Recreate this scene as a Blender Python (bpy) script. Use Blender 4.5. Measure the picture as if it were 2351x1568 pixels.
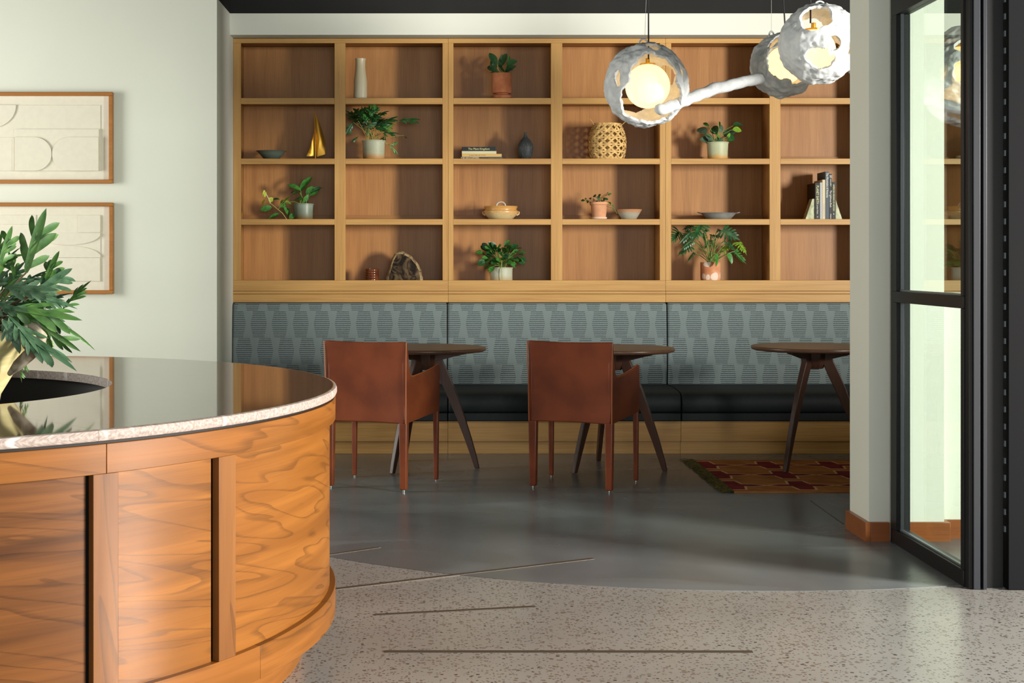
import bpy, bmesh, math, random
from mathutils import Vector, Matrix, noise as mnoise
PI = math.pi
for o in list(bpy.data.objects): bpy.data.objects.remove(o, do_unlink=True)
scn = bpy.context.scene
COL = scn.collection

# ---------------------------------------------------------------- camera, world, lights, exposure
FPX, CAMH, VX, VY = 3300.0, 1.27, 1005.0, 597.0        # focal length in pixels (image 2351 wide), eye height, vanishing point
cam_d = bpy.data.cameras.new('camera')
cam_d.sensor_fit = 'HORIZONTAL'; cam_d.sensor_width = 36.0
cam_d.lens = FPX / 2351.0 * 36.0
cam_d.shift_x = (1175.5 - VX) / 2351.0
cam_d.shift_y = -(784.0 - VY) / 2351.0
cam_d.clip_start = 0.05; cam_d.clip_end = 200
cam = bpy.data.objects.new('camera', cam_d); COL.objects.link(cam)
cam.location = (0, 0, CAMH); cam.rotation_euler = (PI / 2, 0, 0)
scn.camera = cam

world = bpy.data.worlds.new('world'); scn.world = world; world.use_nodes = True
wnt = world.node_tree; wbg = wnt.nodes['Background']
wbg.inputs[0].default_value = (0.80, 0.92, 1.0, 1); wbg.inputs[1].default_value = 0.9

def area(name, loc, rot, sx, sy, power, col):
    d = bpy.data.lights.new(name, 'AREA'); d.shape = 'RECTANGLE'; d.size = sx; d.size_y = sy
    d.energy = power; d.color = col
    o = bpy.data.objects.new(name, d); COL.objects.link(o); o.location = loc; o.rotation_euler = rot
    return o
# daylight through the hall's right and left windows, plus an added rear fill
area('daylight_window_right', (7.27, 2.40, 1.85), (PI / 2, 0, PI / 2), 1.6, 1.7, 1450, (1.0, 0.965, 0.90))
area('daylight_window_left', (-5.37, 7.30, 1.80), (PI / 2, 0, -PI / 2), 1.6, 1.8, 120, (1.0, 0.97, 0.90))
area('fill_light_rear', (1.2, -3.97, 1.90), (PI / 2, 0, 0), 3.4, 2.2, 175, (0.93, 0.97, 1.0))  # unseen soft frontal fill, added behind the camera to brighten desk and chairs

vs = scn.view_settings
vs.view_transform = 'Standard'; vs.look = 'None'; vs.gamma = 1.0; vs.use_curve_mapping = False
vs.exposure = 0.35

# ---------------------------------------------------------------- helpers
def PX(px, Y): return (px - VX) / FPX * Y
def PZ(py, Y): return CAMH + (VY - py) / FPX * Y
def W(px, py, Y): return Vector((PX(px, Y), Y, PZ(py, Y)))
def FL(px, py):                                   # point of the floor seen at a pixel
    Y = FPX * CAMH / (py - VY); return Vector((PX(px, Y), Y, 0))
def lin(c):
    c = c / 255.0
    return c / 12.92 if c <= 0.04045 else ((c + 0.055) / 1.055) ** 2.4
def RGB(r, g, b): return (lin(r), lin(g), lin(b), 1.0)

class MB:
    """collects polygons of ONE mesh"""
    def __init__(s): s.v = []; s.f = []; s.m = []; s.uv = {}
    def add(s, vs, fs, mi=0, uvs=None):
        b = len(s.v); s.v += [tuple(v) for v in vs]
        for f in fs: s.f.append([b + i for i in f]); s.m.append(mi)
        if uvs:
            for i, u in enumerate(uvs): s.uv[b + i] = u
        return s
    def box(s, x0, x1, y0, y1, z0, z1, mi=0):
        v = [(x, y, z) for x in (x0, x1) for y in (y0, y1) for z in (z0, z1)]
        return s.add(v, [(0,1,3,2),(4,6,7,5),(0,4,5,1),(2,3,7,6),(0,2,6,4),(1,5,7,3)], mi)
    def prism(s, pts, axis, a0, a1, mi=0):
        """polygon pts (2D) extruded along axis; for axis y pts are (x,z); x: (y,z); z: (x,y)"""
        n = len(pts)
        def mk(p, a):
            return {'x': (a, p[0], p[1]), 'y': (p[0], a, p[1]), 'z': (p[0], p[1], a)}[axis]
        v = [mk(p, a0) for p in pts] + [mk(p, a1) for p in pts]
        f = [tuple(range(n)), tuple(reversed(range(n, 2 * n)))]
        f += [(i, n + i, n + (i + 1) % n, (i + 1) % n) for i in range(n)]
        return s.add(v, f, mi)
    def lathe(s, prof, n=32, c=(0, 0, 0), mi=0, sx=1, sy=1, wob=None):
        v = []; f = []; k = len(prof)
        for i in range(n):
            a = 2 * PI * i / n
            for j, (r, z) in enumerate(prof):
                rr = r * (wob(a, z) if wob else 1)
                v.append((c[0] + rr * math.cos(a) * sx, c[1] + rr * math.sin(a) * sy, c[2] + z))
        for i in range(n):
            i2 = (i + 1) % n
            for j in range(k - 1):
                f.append((i * k + j, i2 * k + j, i2 * k + j + 1, i * k + j + 1))
        if prof[0][0] > 1e-6: f.append(tuple(reversed([i * k for i in range(n)])))
        if prof[-1][0] > 1e-6: f.append(tuple([i * k + k - 1 for i in range(n)]))
        return s.add(v, f, mi)
    def tube(s, pts, rad, n=8, mi=0, closed=False):
        pts = [Vector(p) for p in pts]; m = len(pts)
        if not hasattr(rad, '__len__'): rad = [rad] * m
        v = []; up = Vector((0.13, 0.21, 1)).normalized(); prev = None
        for i, p in enumerate(pts):
            if closed: t = pts[(i + 1) % m] - pts[i - 1]
            else: t = pts[min(i + 1, m - 1)] - pts[max(i - 1, 0)]
            t.normalize()
            a = (prev if prev else up); a = a - t * a.dot(t)
            if a.length < 1e-4: a = Vector((1, 0, 0)) - t * t.x
            a.normalize(); prev = a; b = t.cross(a)
            for k in range(n):
                g = 2 * PI * k / n
                v.append(p + (a * math.cos(g) + b * math.sin(g)) * rad[i])
        f = []
        rng = m if closed else m - 1
        for i in range(rng):
            i2 = (i + 1) % m
            for k in range(n):
                f.append((i * n + k, i * n + (k + 1) % n, i2 * n + (k + 1) % n, i2 * n + k))
        if not closed:
            f.append(tuple(reversed(range(n)))); f.append(tuple(range((m - 1) * n, m * n)))
        return s.add(v, f, mi)
    def arc(s, r0, r1, z0, z1, t0, t1, n=24, mi=0, cx=0, cy=0):
        """ring segment with UVs (arc length, height)"""
        v = []; u = []; f = []
        for i in range(n + 1):
            t = t0 + (t1 - t0) * i / n
            for r, z in ((r0, z0), (r1, z0), (r1, z1), (r0, z1)):
                v.append((cx + r * math.cos(t), cy + r * math.sin(t), z)); u.append((t * r1, z))
        for i in range(n):
            a = i * 4; b = a + 4
            for k in range(4): f.append((a + k, a + (k + 1) % 4, b + (k + 1) % 4, b + k))
        f.append((3, 2, 1, 0)); e = n * 4; f.append((e, e + 1, e + 2, e + 3))
        return s.add(v, f, mi, u)
    def rev(s, prof, t0, t1, n=24, mis=None):
        """closed (r,z) profile swept over an angle range, with end caps"""
        k = len(prof); v = []; u = []; f = []
        for i in range(n + 1):
            t = t0 + (t1 - t0) * i / n
            for r, z in prof:
                v.append((r * math.cos(t), r * math.sin(t), z)); u.append((t * r, z))
        b = len(s.v); s.v += v
        for i, uu in enumerate(u): s.uv[b + i] = uu
        for i in range(n):
            for j in range(k):
                j2 = (j + 1) % k
                s.f.append([b + i * k + j, b + (i + 1) * k + j, b + (i + 1) * k + j2, b + i * k + j2])
                s.m.append(mis[j] if mis else 0)
        s.f.append([b + j for j in reversed(range(k))]); s.m.append(0)
        s.f.append([b + n * k + j for j in range(k)]); s.m.append(0)
        return s
    def mesh(s, name, smooth=None):
        me = bpy.data.meshes.new(name); me.from_pydata(s.v, [], s.f); 
        me.polygons.foreach_set('material_index', s.m)
        if s.uv:
            ul = me.uv_layers.new(name='UVMap')
            for lp in me.loops: ul.data[lp.index].uv = s.uv.get(lp.vertex_index, (0, 0))
        bm = bmesh.new(); bm.from_mesh(me); bmesh.ops.recalc_face_normals(bm, faces=bm.faces); bm.to_mesh(me); bm.free()
        if smooth:
            me.polygons.foreach_set('use_smooth', [True] * len(me.polygons))
            try: me.set_sharp_from_angle(angle=math.radians(smooth))
            except Exception: pass
        me.update(); return me

def obj(name, mb, mats, parent=None, smooth=None, bevel=0, seg=2, loc=None):
    me = mb.mesh(name, smooth or (40 if bevel else None)) if isinstance(mb, MB) else mb
    o = bpy.data.objects.new(name, me); COL.objects.link(o)
    if isinstance(mb, MB):
        for m in (mats if isinstance(mats, (list, tuple)) else [mats]): me.materials.append(m)
    if parent: o.parent = parent
    if loc: o.location = loc
    if bevel:
        b = o.modifiers.new('bevel', 'BEVEL'); b.width = bevel; b.segments = seg; b.limit_method = 'ANGLE'; b.angle_limit = math.radians(40)
    return o
def tag(o, label, cat, group=None, kind=None):
    o['label'] = label
    if cat: o['category'] = cat
    if group: o['group'] = group
    if kind: o['kind'] = kind
    return o
def thing(name, label, cat, loc=(0, 0, 0), rz=0, group=None):
    o = bpy.data.objects.new(name, None); COL.objects.link(o); o.empty_display_size = 0.1
    o.location = loc; o.rotation_euler = (0, 0, rz)
    return tag(o, label, cat, group)
def struct(name, mb, m, label=None, cat=None, bevel=0, smooth=None):
    o = obj(name, mb, m, bevel=bevel, smooth=smooth); o['kind'] = 'structure'
    if label: o['label'] = label
    if cat: o['category'] = cat
    return o
def copy_tree(o, parent=None):
    c = o.copy(); COL.objects.link(c); c.parent = parent
    for ch in o.children: copy_tree(ch, c)
    return c

# ---------------------------------------------------------------- materials
class N:
    """tiny expression helper over math nodes"""
    def __init__(s, nt, sock): s.nt = nt; s.s = sock
    def _op(s, op, *args, clamp=False):
        n = s.nt.nodes.new('ShaderNodeMath'); n.operation = op; n.use_clamp = clamp
        for i, a in enumerate((s,) + args):
            if isinstance(a, N): s.nt.links.new(a.s, n.inputs[i])
            else: n.inputs[i].default_value = a
        return N(s.nt, n.outputs[0])
    def __add__(s, o): return s._op('ADD', o)
    def __radd__(s, o): return s._op('ADD', o)
    def __sub__(s, o): return s._op('SUBTRACT', o)
    def __rsub__(s, o): return (s * -1.0)._op('ADD', o)
    def __mul__(s, o): return s._op('MULTIPLY', o)
    def __rmul__(s, o): return s._op('MULTIPLY', o)
    def __truediv__(s, o): return s._op('DIVIDE', o)
    def abs(s): return s._op('ABSOLUTE')
    def frac(s): return s._op('FRACT')
    def floor(s): return s._op('FLOOR')
    def lt(s, o): return s._op('LESS_THAN', o)
    def gt(s, o): return s._op('GREATER_THAN', o)
    def min(s, o): return s._op('MINIMUM', o)
    def max(s, o): return s._op('MAXIMUM', o)
    def pow(s, o): return s._op('POWER', o)
    def sin(s): return s._op('SINE')
    def clamp(s): return s._op('ADD', 0.0, clamp=True)
    def step(s, a, b):
        n = s.nt.nodes.new('ShaderNodeMapRange'); n.interpolation_type = 'SMOOTHSTEP'
        s.nt.links.new(s.s, n.inputs[0]); n.inputs[1].default_value = a; n.inputs[2].default_value = b
        return N(s.nt, n.outputs[0])
class M:
    def __init__(s, name, rough=0.5, spec=0.5, metal=0.0):
        s.m = bpy.data.materials.new(name); s.m.use_nodes = True; s.nt = s.m.node_tree
        s.b = s.nt.nodes['Principled BSDF']; s.b.inputs['Roughness'].default_value = rough
        s.b.inputs['Specular IOR Level'].default_value = spec; s.b.inputs['Metallic'].default_value = metal
        s.tc = None
    def coord(s, kind='Object'):
        if not s.tc: s.tc = s.nt.nodes.new('ShaderNodeTexCoord')
        return s.tc.outputs[kind]
    def xyz(s, kind='Object'):
        n = s.nt.nodes.new('ShaderNodeSeparateXYZ'); s.nt.links.new(s.coord(kind), n.inputs[0])
        return [N(s.nt, n.outputs[i]) for i in range(3)]
    def vec(s, x, y, z):
        n = s.nt.nodes.new('ShaderNodeCombineXYZ')
        for i, a in enumerate((x, y, z)):
            if isinstance(a, N): s.nt.links.new(a.s, n.inputs[i])
            else: n.inputs[i].default_value = a
        return n.outputs[0]
    def noise(s, vec=None, scale=5, detail=3, rough=0.5, dist=0.0, stretch=None):
        n = s.nt.nodes.new('ShaderNodeTexNoise'); n.inputs['Scale'].default_value = scale
        n.inputs['Detail'].default_value = detail; n.inputs['Roughness'].default_value = rough; n.inputs['Distortion'].default_value = dist
        v = vec or s.coord()
        if stretch:
            mp = s.nt.nodes.new('ShaderNodeMapping'); mp.inputs['Scale'].default_value = stretch
            s.nt.links.new(v, mp.inputs['Vector']); v = mp.outputs[0]
        s.nt.links.new(v, n.inputs['Vector']); return N(s.nt, n.outputs['Fac'])
    def voro(s, scale, vec=None, feature='F1'):
        n = s.nt.nodes.new('ShaderNodeTexVoronoi'); n.inputs['Scale'].default_value = scale; n.feature = feature
        s.nt.links.new(vec or s.coord(), n.inputs['Vector'])
        sp = s.nt.nodes.new('ShaderNodeSeparateColor'); s.nt.links.new(n.outputs['Color'], sp.inputs[0])
        return N(s.nt, n.outputs['Distance']), N(s.nt, sp.outputs[0]), N(s.nt, sp.outputs[1])
    def mix(s, fac, a, b):
        n = s.nt.nodes.new('ShaderNodeMix'); n.data_type = 'RGBA'
        if isinstance(fac, N): s.nt.links.new(fac.s, n.inputs[0])
        else: n.inputs[0].default_value = fac
        for i, c in ((6, a), (7, b)):
            if isinstance(c, tuple): n.inputs[i].default_value = c
            else: s.nt.links.new(c, n.inputs[i])
        return n.outputs[2]
    def color(s, c):
        if isinstance(c, tuple): s.b.inputs['Base Color'].default_value = c
        else: s.nt.links.new(c, s.b.inputs['Base Color'])
        return s
    def rough(s, n): s.nt.links.new(n.s, s.b.inputs['Roughness']); return s
    def bump(s, h, strength=0.3, dist=0.01):
        n = s.nt.nodes.new('ShaderNodeBump'); n.inputs['Strength'].default_value = strength; n.inputs['Distance'].default_value = dist
        s.nt.links.new(h.s, n.inputs['Height']); s.nt.links.new(n.outputs[0], s.b.inputs['Normal']); return s

def plain(name, c, rough=0.5, spec=0.5, metal=0.0, var=0.0, scale=6, bump=0.0):
    m = M(name, rough, spec, metal)
    if var or bump:
        n = m.noise(scale=scale, detail=4)
        d = tuple(max(0, x * (1 - var)) for x in c[:3]) + (1,); l = tuple(min(1, x * (1 + var)) for x in c[:3]) + (1,)
        m.color(m.mix(n.step(0.3, 0.7), d, l))
        if bump: m.bump(n, bump, 0.01)
    else: m.color(c)
    return m.m

def wood(name, dark, light, axis, rough=0.45, freq=60, contrast=1.0, spec=0.4, kind='Object', fine=1.0):
    """straight grained timber, grain along axis"""
    m = M(name, rough, spec)
    st = {'x': (0.6, 9, 9), 'y': (9, 0.6, 9), 'z': (9, 9, 0.6)}[axis]
    a = m.noise(m.coord(kind), scale=1.6, detail=3, stretch=st, dist=0.4)
    st2 = {'x': (1.2, 60, 60), 'y': (60, 1.2, 60), 'z': (60, 60, 1.2)}[axis]
    b = m.noise(m.coord(kind), scale=freq / 24.0, detail=3, stretch=st2)
    fac = (a * 0.9 + b * 0.9 * fine - (0.4 + 0.45 * fine - 0.05)) * contrast
    m.color(m.mix((fac + 0.35).clamp(), dark, light))
    m.bump(b, 0.08, 0.002)
    return m.m

MT = {}
MT['white'] = plain('painted_plaster_white', RGB(220, 222, 210), 0.75, 0.2, var=0.015, scale=1.2, bump=0.02)
MT['black_paint'] = plain('painted_plaster_black', RGB(36, 36, 35), 0.8, 0.2, var=0.05)
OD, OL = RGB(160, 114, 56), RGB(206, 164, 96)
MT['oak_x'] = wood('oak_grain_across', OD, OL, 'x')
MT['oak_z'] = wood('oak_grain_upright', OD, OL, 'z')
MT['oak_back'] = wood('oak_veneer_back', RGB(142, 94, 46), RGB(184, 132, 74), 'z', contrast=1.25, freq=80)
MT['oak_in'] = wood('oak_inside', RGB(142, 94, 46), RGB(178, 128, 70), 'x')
MT['walnut_t'] = wood('walnut_table', RGB(70, 48, 36), RGB(98, 70, 52), 'x', rough=0.35)
MT['walnut_leg'] = wood('walnut_table_leg', RGB(52, 32, 24), RGB(84, 54, 38), 'z', rough=0.4)
MT['frame'] = wood('cherry_frame', RGB(146, 92, 40), RGB(186, 124, 62), 'x', rough=0.4)
MT['baseboard'] = wood('baseboard_walnut', RGB(120, 66, 30), RGB(160, 92, 44), 'x', rough=0.3)

def walnut_desk(name, dark, mid, light, upright=False, seed=0.0, lines=9.0, rough=0.36):
    m = M(name, rough, 0.22)
    u, v, _ = m.xyz('UV')
    if upright: u, v = v, u
    p = m.vec(u * 1.1 + seed, v * 9.0 + u * 1.6 + seed * 1.7, seed)
    n = m.noise(p, scale=1.0, detail=2, rough=0.45, dist=0.2)
    ring = (n * lines).frac()
    line = ring.step(0.70, 0.97) * (1.0 - ring.step(0.97, 1.0))
    fine = m.noise(m.vec(u * 4.0, v * 220.0, seed), scale=1.0, detail=3)
    wide = m.noise(m.vec(u * 0.8 + 7.0 + seed, v * 14.0, seed), scale=1.0, detail=3, dist=0.6)
    c = m.mix(wide.step(0.30, 0.72), mid, light)
    c = m.mix((line * 0.42 + (fine - 0.5) * 0.7).clamp(), c, dark)
    m.color(c); m.b.inputs['Coat Weight'].default_value = 0.06; m.b.inputs['Coat Roughness'].default_value = 0.18
    return m.m
WD, WM, WL = RGB(60, 34, 12), RGB(114, 68, 22), RGB(142, 88, 32)
MT['desk_a'] = walnut_desk('walnut_panel_figured', RGB(40, 22, 10), RGB(76, 44, 20), RGB(118, 72, 32), seed=1.3, lines=7)
MT['desk_b'] = walnut_desk('walnut_panel_bookmatched', WD, WM, WL, seed=4.1, lines=10)
MT['desk_c'] = walnut_desk('walnut_panel_plain', WD, RGB(120, 72, 26), RGB(144, 90, 36), seed=7.7, lines=9)
MT['desk_band'] = walnut_desk('walnut_band', WD, WM, RGB(140, 86, 36), seed=2.2, lines=5)
MT['desk_batten'] = walnut_desk('walnut_batten', WD, RGB(108, 66, 32), RGB(130, 84, 42), upright=True, seed=3.0, lines=4)

def fabric():
    m = M('woven_hexagon_fabric', 0.9, 0.15)
    x, y, z = m.xyz()
    CW, RH = 0.1455, 0.185
    v = z / RH + 0.02; row = v.floor(); zr = (v.frac() - 0.5)
    u = x / CW + row * 0.31
    fu = (u.frac() - 0.5).abs() * 2.0                       # 0 on hexagon axis .. 1 on chevron axis
    fv = zr.abs() * 2.0
    hexm = fu.lt(0.77 - fv * 0.24)
    horiz = ((z / 0.0133).frac() - 0.5).abs().step(0.34, 0.44)
    q = zr.abs() * RH + (1.0 - fu) * (CW * 0.5) * 1.25
    chev = ((q / 0.0076).frac() - 0.5).abs().step(0.22, 0.40)
    weave = m.noise(scale=420, detail=2)
    l = hexm * horiz + (1.0 - hexm) * chev * 0.9
    base = m.mix(hexm, RGB(92, 104, 104), m.mix(weave.step(0.35, 0.65), RGB(68, 79, 80), RGB(102, 114, 114)))
    m.color(m.mix(l, base, RGB(162, 174, 172)))
    m.bump(weave * 0.6 + l * 0.4, 0.25, 0.003)
    return m.m
MT['fabric'] = fabric()
MT['seat'] = plain('dark_teal_vinyl', RGB(27, 34, 35), 0.6, 0.3, var=0.1, scale=40, bump=0.05)
MT['leather'] = None
def leather():
    m = M('cognac_saddle_leather', 0.42, 0.45)
    n = m.noise(scale=5, detail=3); g = m.noise(scale=160, detail=2)
    m.color(m.mix(n.step(0.3, 0.7), RGB(106, 47, 23), RGB(134, 64, 33))); m.bump(g, 0.08, 0.002)
    return m.m
MT['leather'] = leather()
MT['stitch'] = plain('leather_edge', RGB(168, 92, 52), 0.5)
MT['glide'] = plain('steel_glide', RGB(150, 150, 150), 0.35, metal=1.0)

def terrazzo():
    m = M('terrazzo', 0.30, 0.5)
    d, r, g = m.voro(85); d2, r2, g2 = m.voro(46)
    big = m.noise(scale=0.9, detail=3); sm = m.noise(scale=60, detail=3)
    c = m.mix(big.step(0.3, 0.7), RGB(144, 141, 136), RGB(163, 160, 154))
    c = m.mix((sm - 0.35).clamp() * 0.5, c, RGB(176, 170, 162))
    chip = d.lt(r * 0.50) * g.gt(0.18)
    c = m.mix(chip * 0.9, c, m.mix(r.gt(0.6), RGB(58, 58, 62), RGB(104, 96, 90)))
    c = m.mix(d2.lt(r2 * 0.44) * g2.gt(0.40) * 0.95, c, m.mix(r2.gt(0.7), RGB(52, 54, 60), RGB(122, 110, 100)))
    m.color(c); m.rough(m.noise(scale=2.0, detail=2) * 0.1 + 0.2)
    return m.m
MT['terrazzo'] = terrazzo()
def concrete():
    m = M('polished_concrete', 0.3, 0.5)
    a = m.noise(scale=0.9, detail=3, rough=0.5, dist=0.6); b = m.noise(scale=1.5, detail=2, rough=0.5, stretch=(0.6, 1.4, 1), dist=0.8)
    c = m.mix(a.step(0.3, 0.72), RGB(98, 100, 100), RGB(124, 128, 130))
    c = m.mix(b.step(0.52, 0.78) * 0.4, c, RGB(146, 152, 156))
    m.color(c); m.rough(b * 0.16 + 0.18)
    return m.m
MT['concrete'] = concrete()
MT['inlay'] = plain('bronze_inlay', RGB(84, 74, 62), 0.45, metal=0.3)
MT['black_metal'] = plain('black_anodised_metal', RGB(18, 18, 20), 0.45, 0.3)
MT['grey_metal'] = plain('dark_bronze_profile', RGB(38, 40, 45), 0.35, 0.5)
MT['charcoal'] = plain('charcoal_panel', RGB(17, 17, 19), 0.6, 0.08)
MT['alu'] = plain('glazing_bead', RGB(120, 128, 132), 0.35, 0.5, metal=0.4)
def glass():
    m = bpy.data.materials.new('tinted_glass'); m.use_nodes = True; nt = m.node_tree
    nt.nodes.remove(nt.nodes['Principled BSDF'])
    t = nt.nodes.new('ShaderNodeBsdfTransparent'); t.inputs[0].default_value = (0.79, 0.85, 0.81, 1)
    g = nt.nodes.new('ShaderNodeBsdfGlossy'); g.inputs['Roughness'].default_value = 0.0
    lw = nt.nodes.new('ShaderNodeLayerWeight'); lw.inputs[0].default_value = 0.5
    fr = N(nt, lw.outputs['Facing']).pow(5.0) * 0.94 + 0.04          # Schlick reflectance, same on both faces of the pane
    mx = nt.nodes.new('ShaderNodeMixShader'); nt.links.new(fr.s, mx.inputs[0])
    nt.links.new(t.outputs[0], mx.inputs[1]); nt.links.new(g.outputs[0], mx.inputs[2])
    nt.links.new(mx.outputs[0], nt.nodes['Material Output'].inputs[0])
    return m
MT['glass'] = glass()
def stone_top():
    m = M('polished_brown_marble', 0.05, 0.9)
    st = m.noise(scale=1.0, detail=5, stretch=(2.0, 55, 1)); w = m.noise(scale=3, detail=2, stretch=(1, 3, 1))
    c = m.mix(st.step(0.3, 0.72), RGB(84, 64, 52), RGB(118, 95, 79))
    m.color(m.mix(st.step(0.70, 0.78) * 0.5 * w, c, RGB(160, 140, 122))); return m.m
def stone_edge():
    m = M('honed_marble_edge', 0.6, 0.3)
    u, v, _ = m.xyz('UV')
    st = m.noise(m.vec(u * 26.0, v * 7.0, 0.0), scale=1.0, detail=4); sp = m.noise(m.vec(u * 120.0, v * 120.0, 0.0), scale=1.0, detail=3)
    c = m.mix(sp.step(0.3, 0.7), RGB(136, 120, 111), RGB(170, 156, 147))
    m.color(m.mix(st.step(0.58, 0.70) * 0.75, c, RGB(214, 206, 200))); m.bump(sp, 0.2, 0.004); return m.m
MT['stone'] = stone_top(); MT['stone_edge'] = stone_edge()
MT['interior'] = plain('black_interior', RGB(22, 20, 19), 0.6, 0.3)
MT['art'] = plain('cast_plaster', RGB(222, 216, 200), 0.8, 0.15, var=0.02, scale=30, bump=0.03)
def plaster_lamp():
    m = M('papier_mache_white', 0.85, 0.15)
    n = m.noise(scale=18, detail=3, rough=0.5); 
    m.color(m.mix(n.step(0.3, 0.75), RGB(192, 196, 198), RGB(216, 219, 218))); m.bump(n, 0.35, 0.010)
    return m.m
MT['lamp'] = plaster_lamp()
def glow(strength):
    m = M('opal_glass_glow', 0.3); m.color(RGB(190, 176, 150))
    m.b.inputs['Emission Color'].default_value = RGB(255, 206, 138); m.b.inputs['Emission Strength'].default_value = strength
    return m.m
MT['glow'] = glow(1.7)
MT['cord'] = plain('black_cord', RGB(22, 22, 22), 0.6)
MT['wire'] = plain('steel_wire', RGB(170, 170, 165), 0.4, metal=0.8)
MT['brass'] = plain('brushed_brass', RGB(220, 168, 66), 0.40, metal=0.9)

# ================================================================ THE SETTING
ZP = 2.96                        # height where white paint ends and black begins
CEIL = 4.2
struct('floor', MB().box(-5.6, 7.5, -4.2, 10.6, -0.12, 0), MT['terrazzo'])
def concrete_poly():
    pts = []
    cx, cy, R = 1.3, 8.26, 2.75
    a0 = math.atan2(-0.001, -1.0); 
    for i in range(49):
        a = PI + (math.radians(286) - PI) * i / 48
        pts.append((cx + R * math.cos(a), cy + R * math.sin(a)))
    pts += [(2.14, 5.56), (5.75, 5.56), (5.75, 10.5), (-1.45, 10.5)]
    return pts
struct('floor', MB().prism(concrete_poly(), 'z', 0.0002, 0.0016), MT['concrete'])
def strip(n, p, q, w, m, z=0.0018):
    a, b = FL(*p), FL(*q); d = (b - a).normalized(); s = Vector((-d.y, d.x, 0)) * w / 2
    struct('trim_%d' % n, MB().prism([(a - s)[:2], (b - s)[:2], (b + s)[:2], (a + s)[:2]], 'z', 0.0003, z + 0.0006), m)
strip(1, (700, 1282), (872, 1257), 0.022, MT['inlay'])
strip(2, (700, 1361), (1362, 1283), 0.024, MT['inlay'])
strip(3, (862, 1412), (1229, 1393), 0.020, MT['inlay'])
strip(4, (886, 1496.5), (1728, 1497), 0.022, MT['inlay'])
strip(5, (1860, 1150), (1936, 1204), 0.006, MT['grey_metal'])

XL = -1.4242                     # face of the nook's left side wall
def wall2(name, x0, x1, y0, y1, z0=0.0, z1=CEIL):
    mb = MB()
    if z0 < ZP: mb.box(x0, x1, y0, y1, z0, ZP, 0)
    mb.box(x0, x1, y0, y1, max(z0, ZP), z1, 1)
    return struct(name, mb, [MT['white'], MT['black_paint']])
wall2('wall_left', -5.6, XL, 9.27, 10.6)
wall2('wall_back', XL, 5.75, 9.85, 9.985, 2.813)
wall2('wall_back', XL, 5.75, 10.42, 10.6)
wall2('wall_back', 4.612, 5.75, 9.985, 10.42)
wall2('wall_right', 5.75, 5.90, 6.56, 10.6)
wall2('wall_pier', 1.950, 2.290, 6.50, 6.80)
struct('wall_half', MB().box(2.290, 5.75, 6.56, 6.72, 0, 1.12), MT['white'])
def hall_wall(name, axis, pos, t, a0, a1, h0, h1, w0, w1):
    """hall wall with one window opening w0..w1 x h0..h1"""
    mb = MB()
    def b(u0, u1, z0, z1, mi):
        if axis == 'x': mb.box(pos, pos + t, u0, u1, z0, z1, mi)
        else: mb.box(u0, u1, pos, pos + t, z0, z1, mi)
    b(a0, w0, 0, ZP, 0); b(w1, a1, 0, ZP, 0); b(w0, w1, 0, h0, 0)
    b(a0, w0, ZP, CEIL, 1); b(w1, a1, ZP, CEIL, 1); b(w0, w1, h1, CEIL, 1)
    return struct(name, mb, [MT['white'], MT['black_paint']])
hall_wall('wall_hall_right', 'x', 7.30, 0.2, -4.0, 10.6, 1.00, 2.70, 1.60, 3.20)
hall_wall('wall_hall_left', 'x', -5.6, 0.2, -4.0, 9.27, 0.90, 2.70, 6.50, 8.10)
hall_wall('wall_hall_rear', 'y', -4.2, 0.2, -5.6, 7.5, 0.80, 3.00, -0.5, 2.9)  # opening in the rear wall made up to hold the fill light
def window(n, axis, pos, u0, u1, z0, z1, bars):
    root = bpy.data.objects.new('window_%d' % n, None); COL.objects.link(root); root['kind'] = 'structure'
    def b(a, c, e, g, nm='window_frame'):
        mb = MB()
        if axis == 'x': mb.box(pos - .03, pos + .03, a, c, e, g)
        else: mb.box(a, c, pos - .03, pos + .03, e, g)
        obj(nm, mb, MT['black_metal'], root)
    b(u0, u1, z0, z0 + .05); b(u0, u1, z1 - .05, z1); b(u0, u0 + .05, z0 + .05, z1 - .05); b(u1 - .05, u1, z0 + .05, z1 - .05)
    for k in range(1, bars):
        u = u0 + (u1 - u0) * k / bars; b(u - .02, u + .02, z0 + .05, z1 - .05, 'mullion')
window(1, 'x', 7.44, 1.60, 3.20, 1.00, 2.70, 3)
window(2, 'x', -5.54, 6.50, 8.10, 0.90, 2.70, 2)
window(3, 'y', -4.14, -0.5, 2.9, 0.80, 3.00, 4)  # invented frame around the rear fill light, behind the camera
struct('ceiling', MB().box(-5.6, 7.5, -4.2, 10.6, CEIL, CEIL + 0.1), MT['black_paint'])
BBH = 0.087
struct('baseboard_left', MB().box(-5.4, XL + .018, 9.250, 9.27, 0, BBH), MT['baseboard'], bevel=0.003)
mb = MB().box(1.928, 1.950, 6.478, 6.80, 0, BBH); mb.box(1.950, 2.0385, 6.478, 6.50, 0, BBH)
struct('baseboard_pier', mb, MT['baseboard'], bevel=0.002)
mb = MB().box(2.106, 2.312, 6.478, 6.50, 0, BBH); mb.box(2.290, 2.312, 6.50, 6.54, 0, BBH); mb.box(2.290, 5.75, 6.54, 6.56, 0, BBH)
struct('baseboard_half', mb, MT['baseboard'], bevel=0.002)

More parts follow.
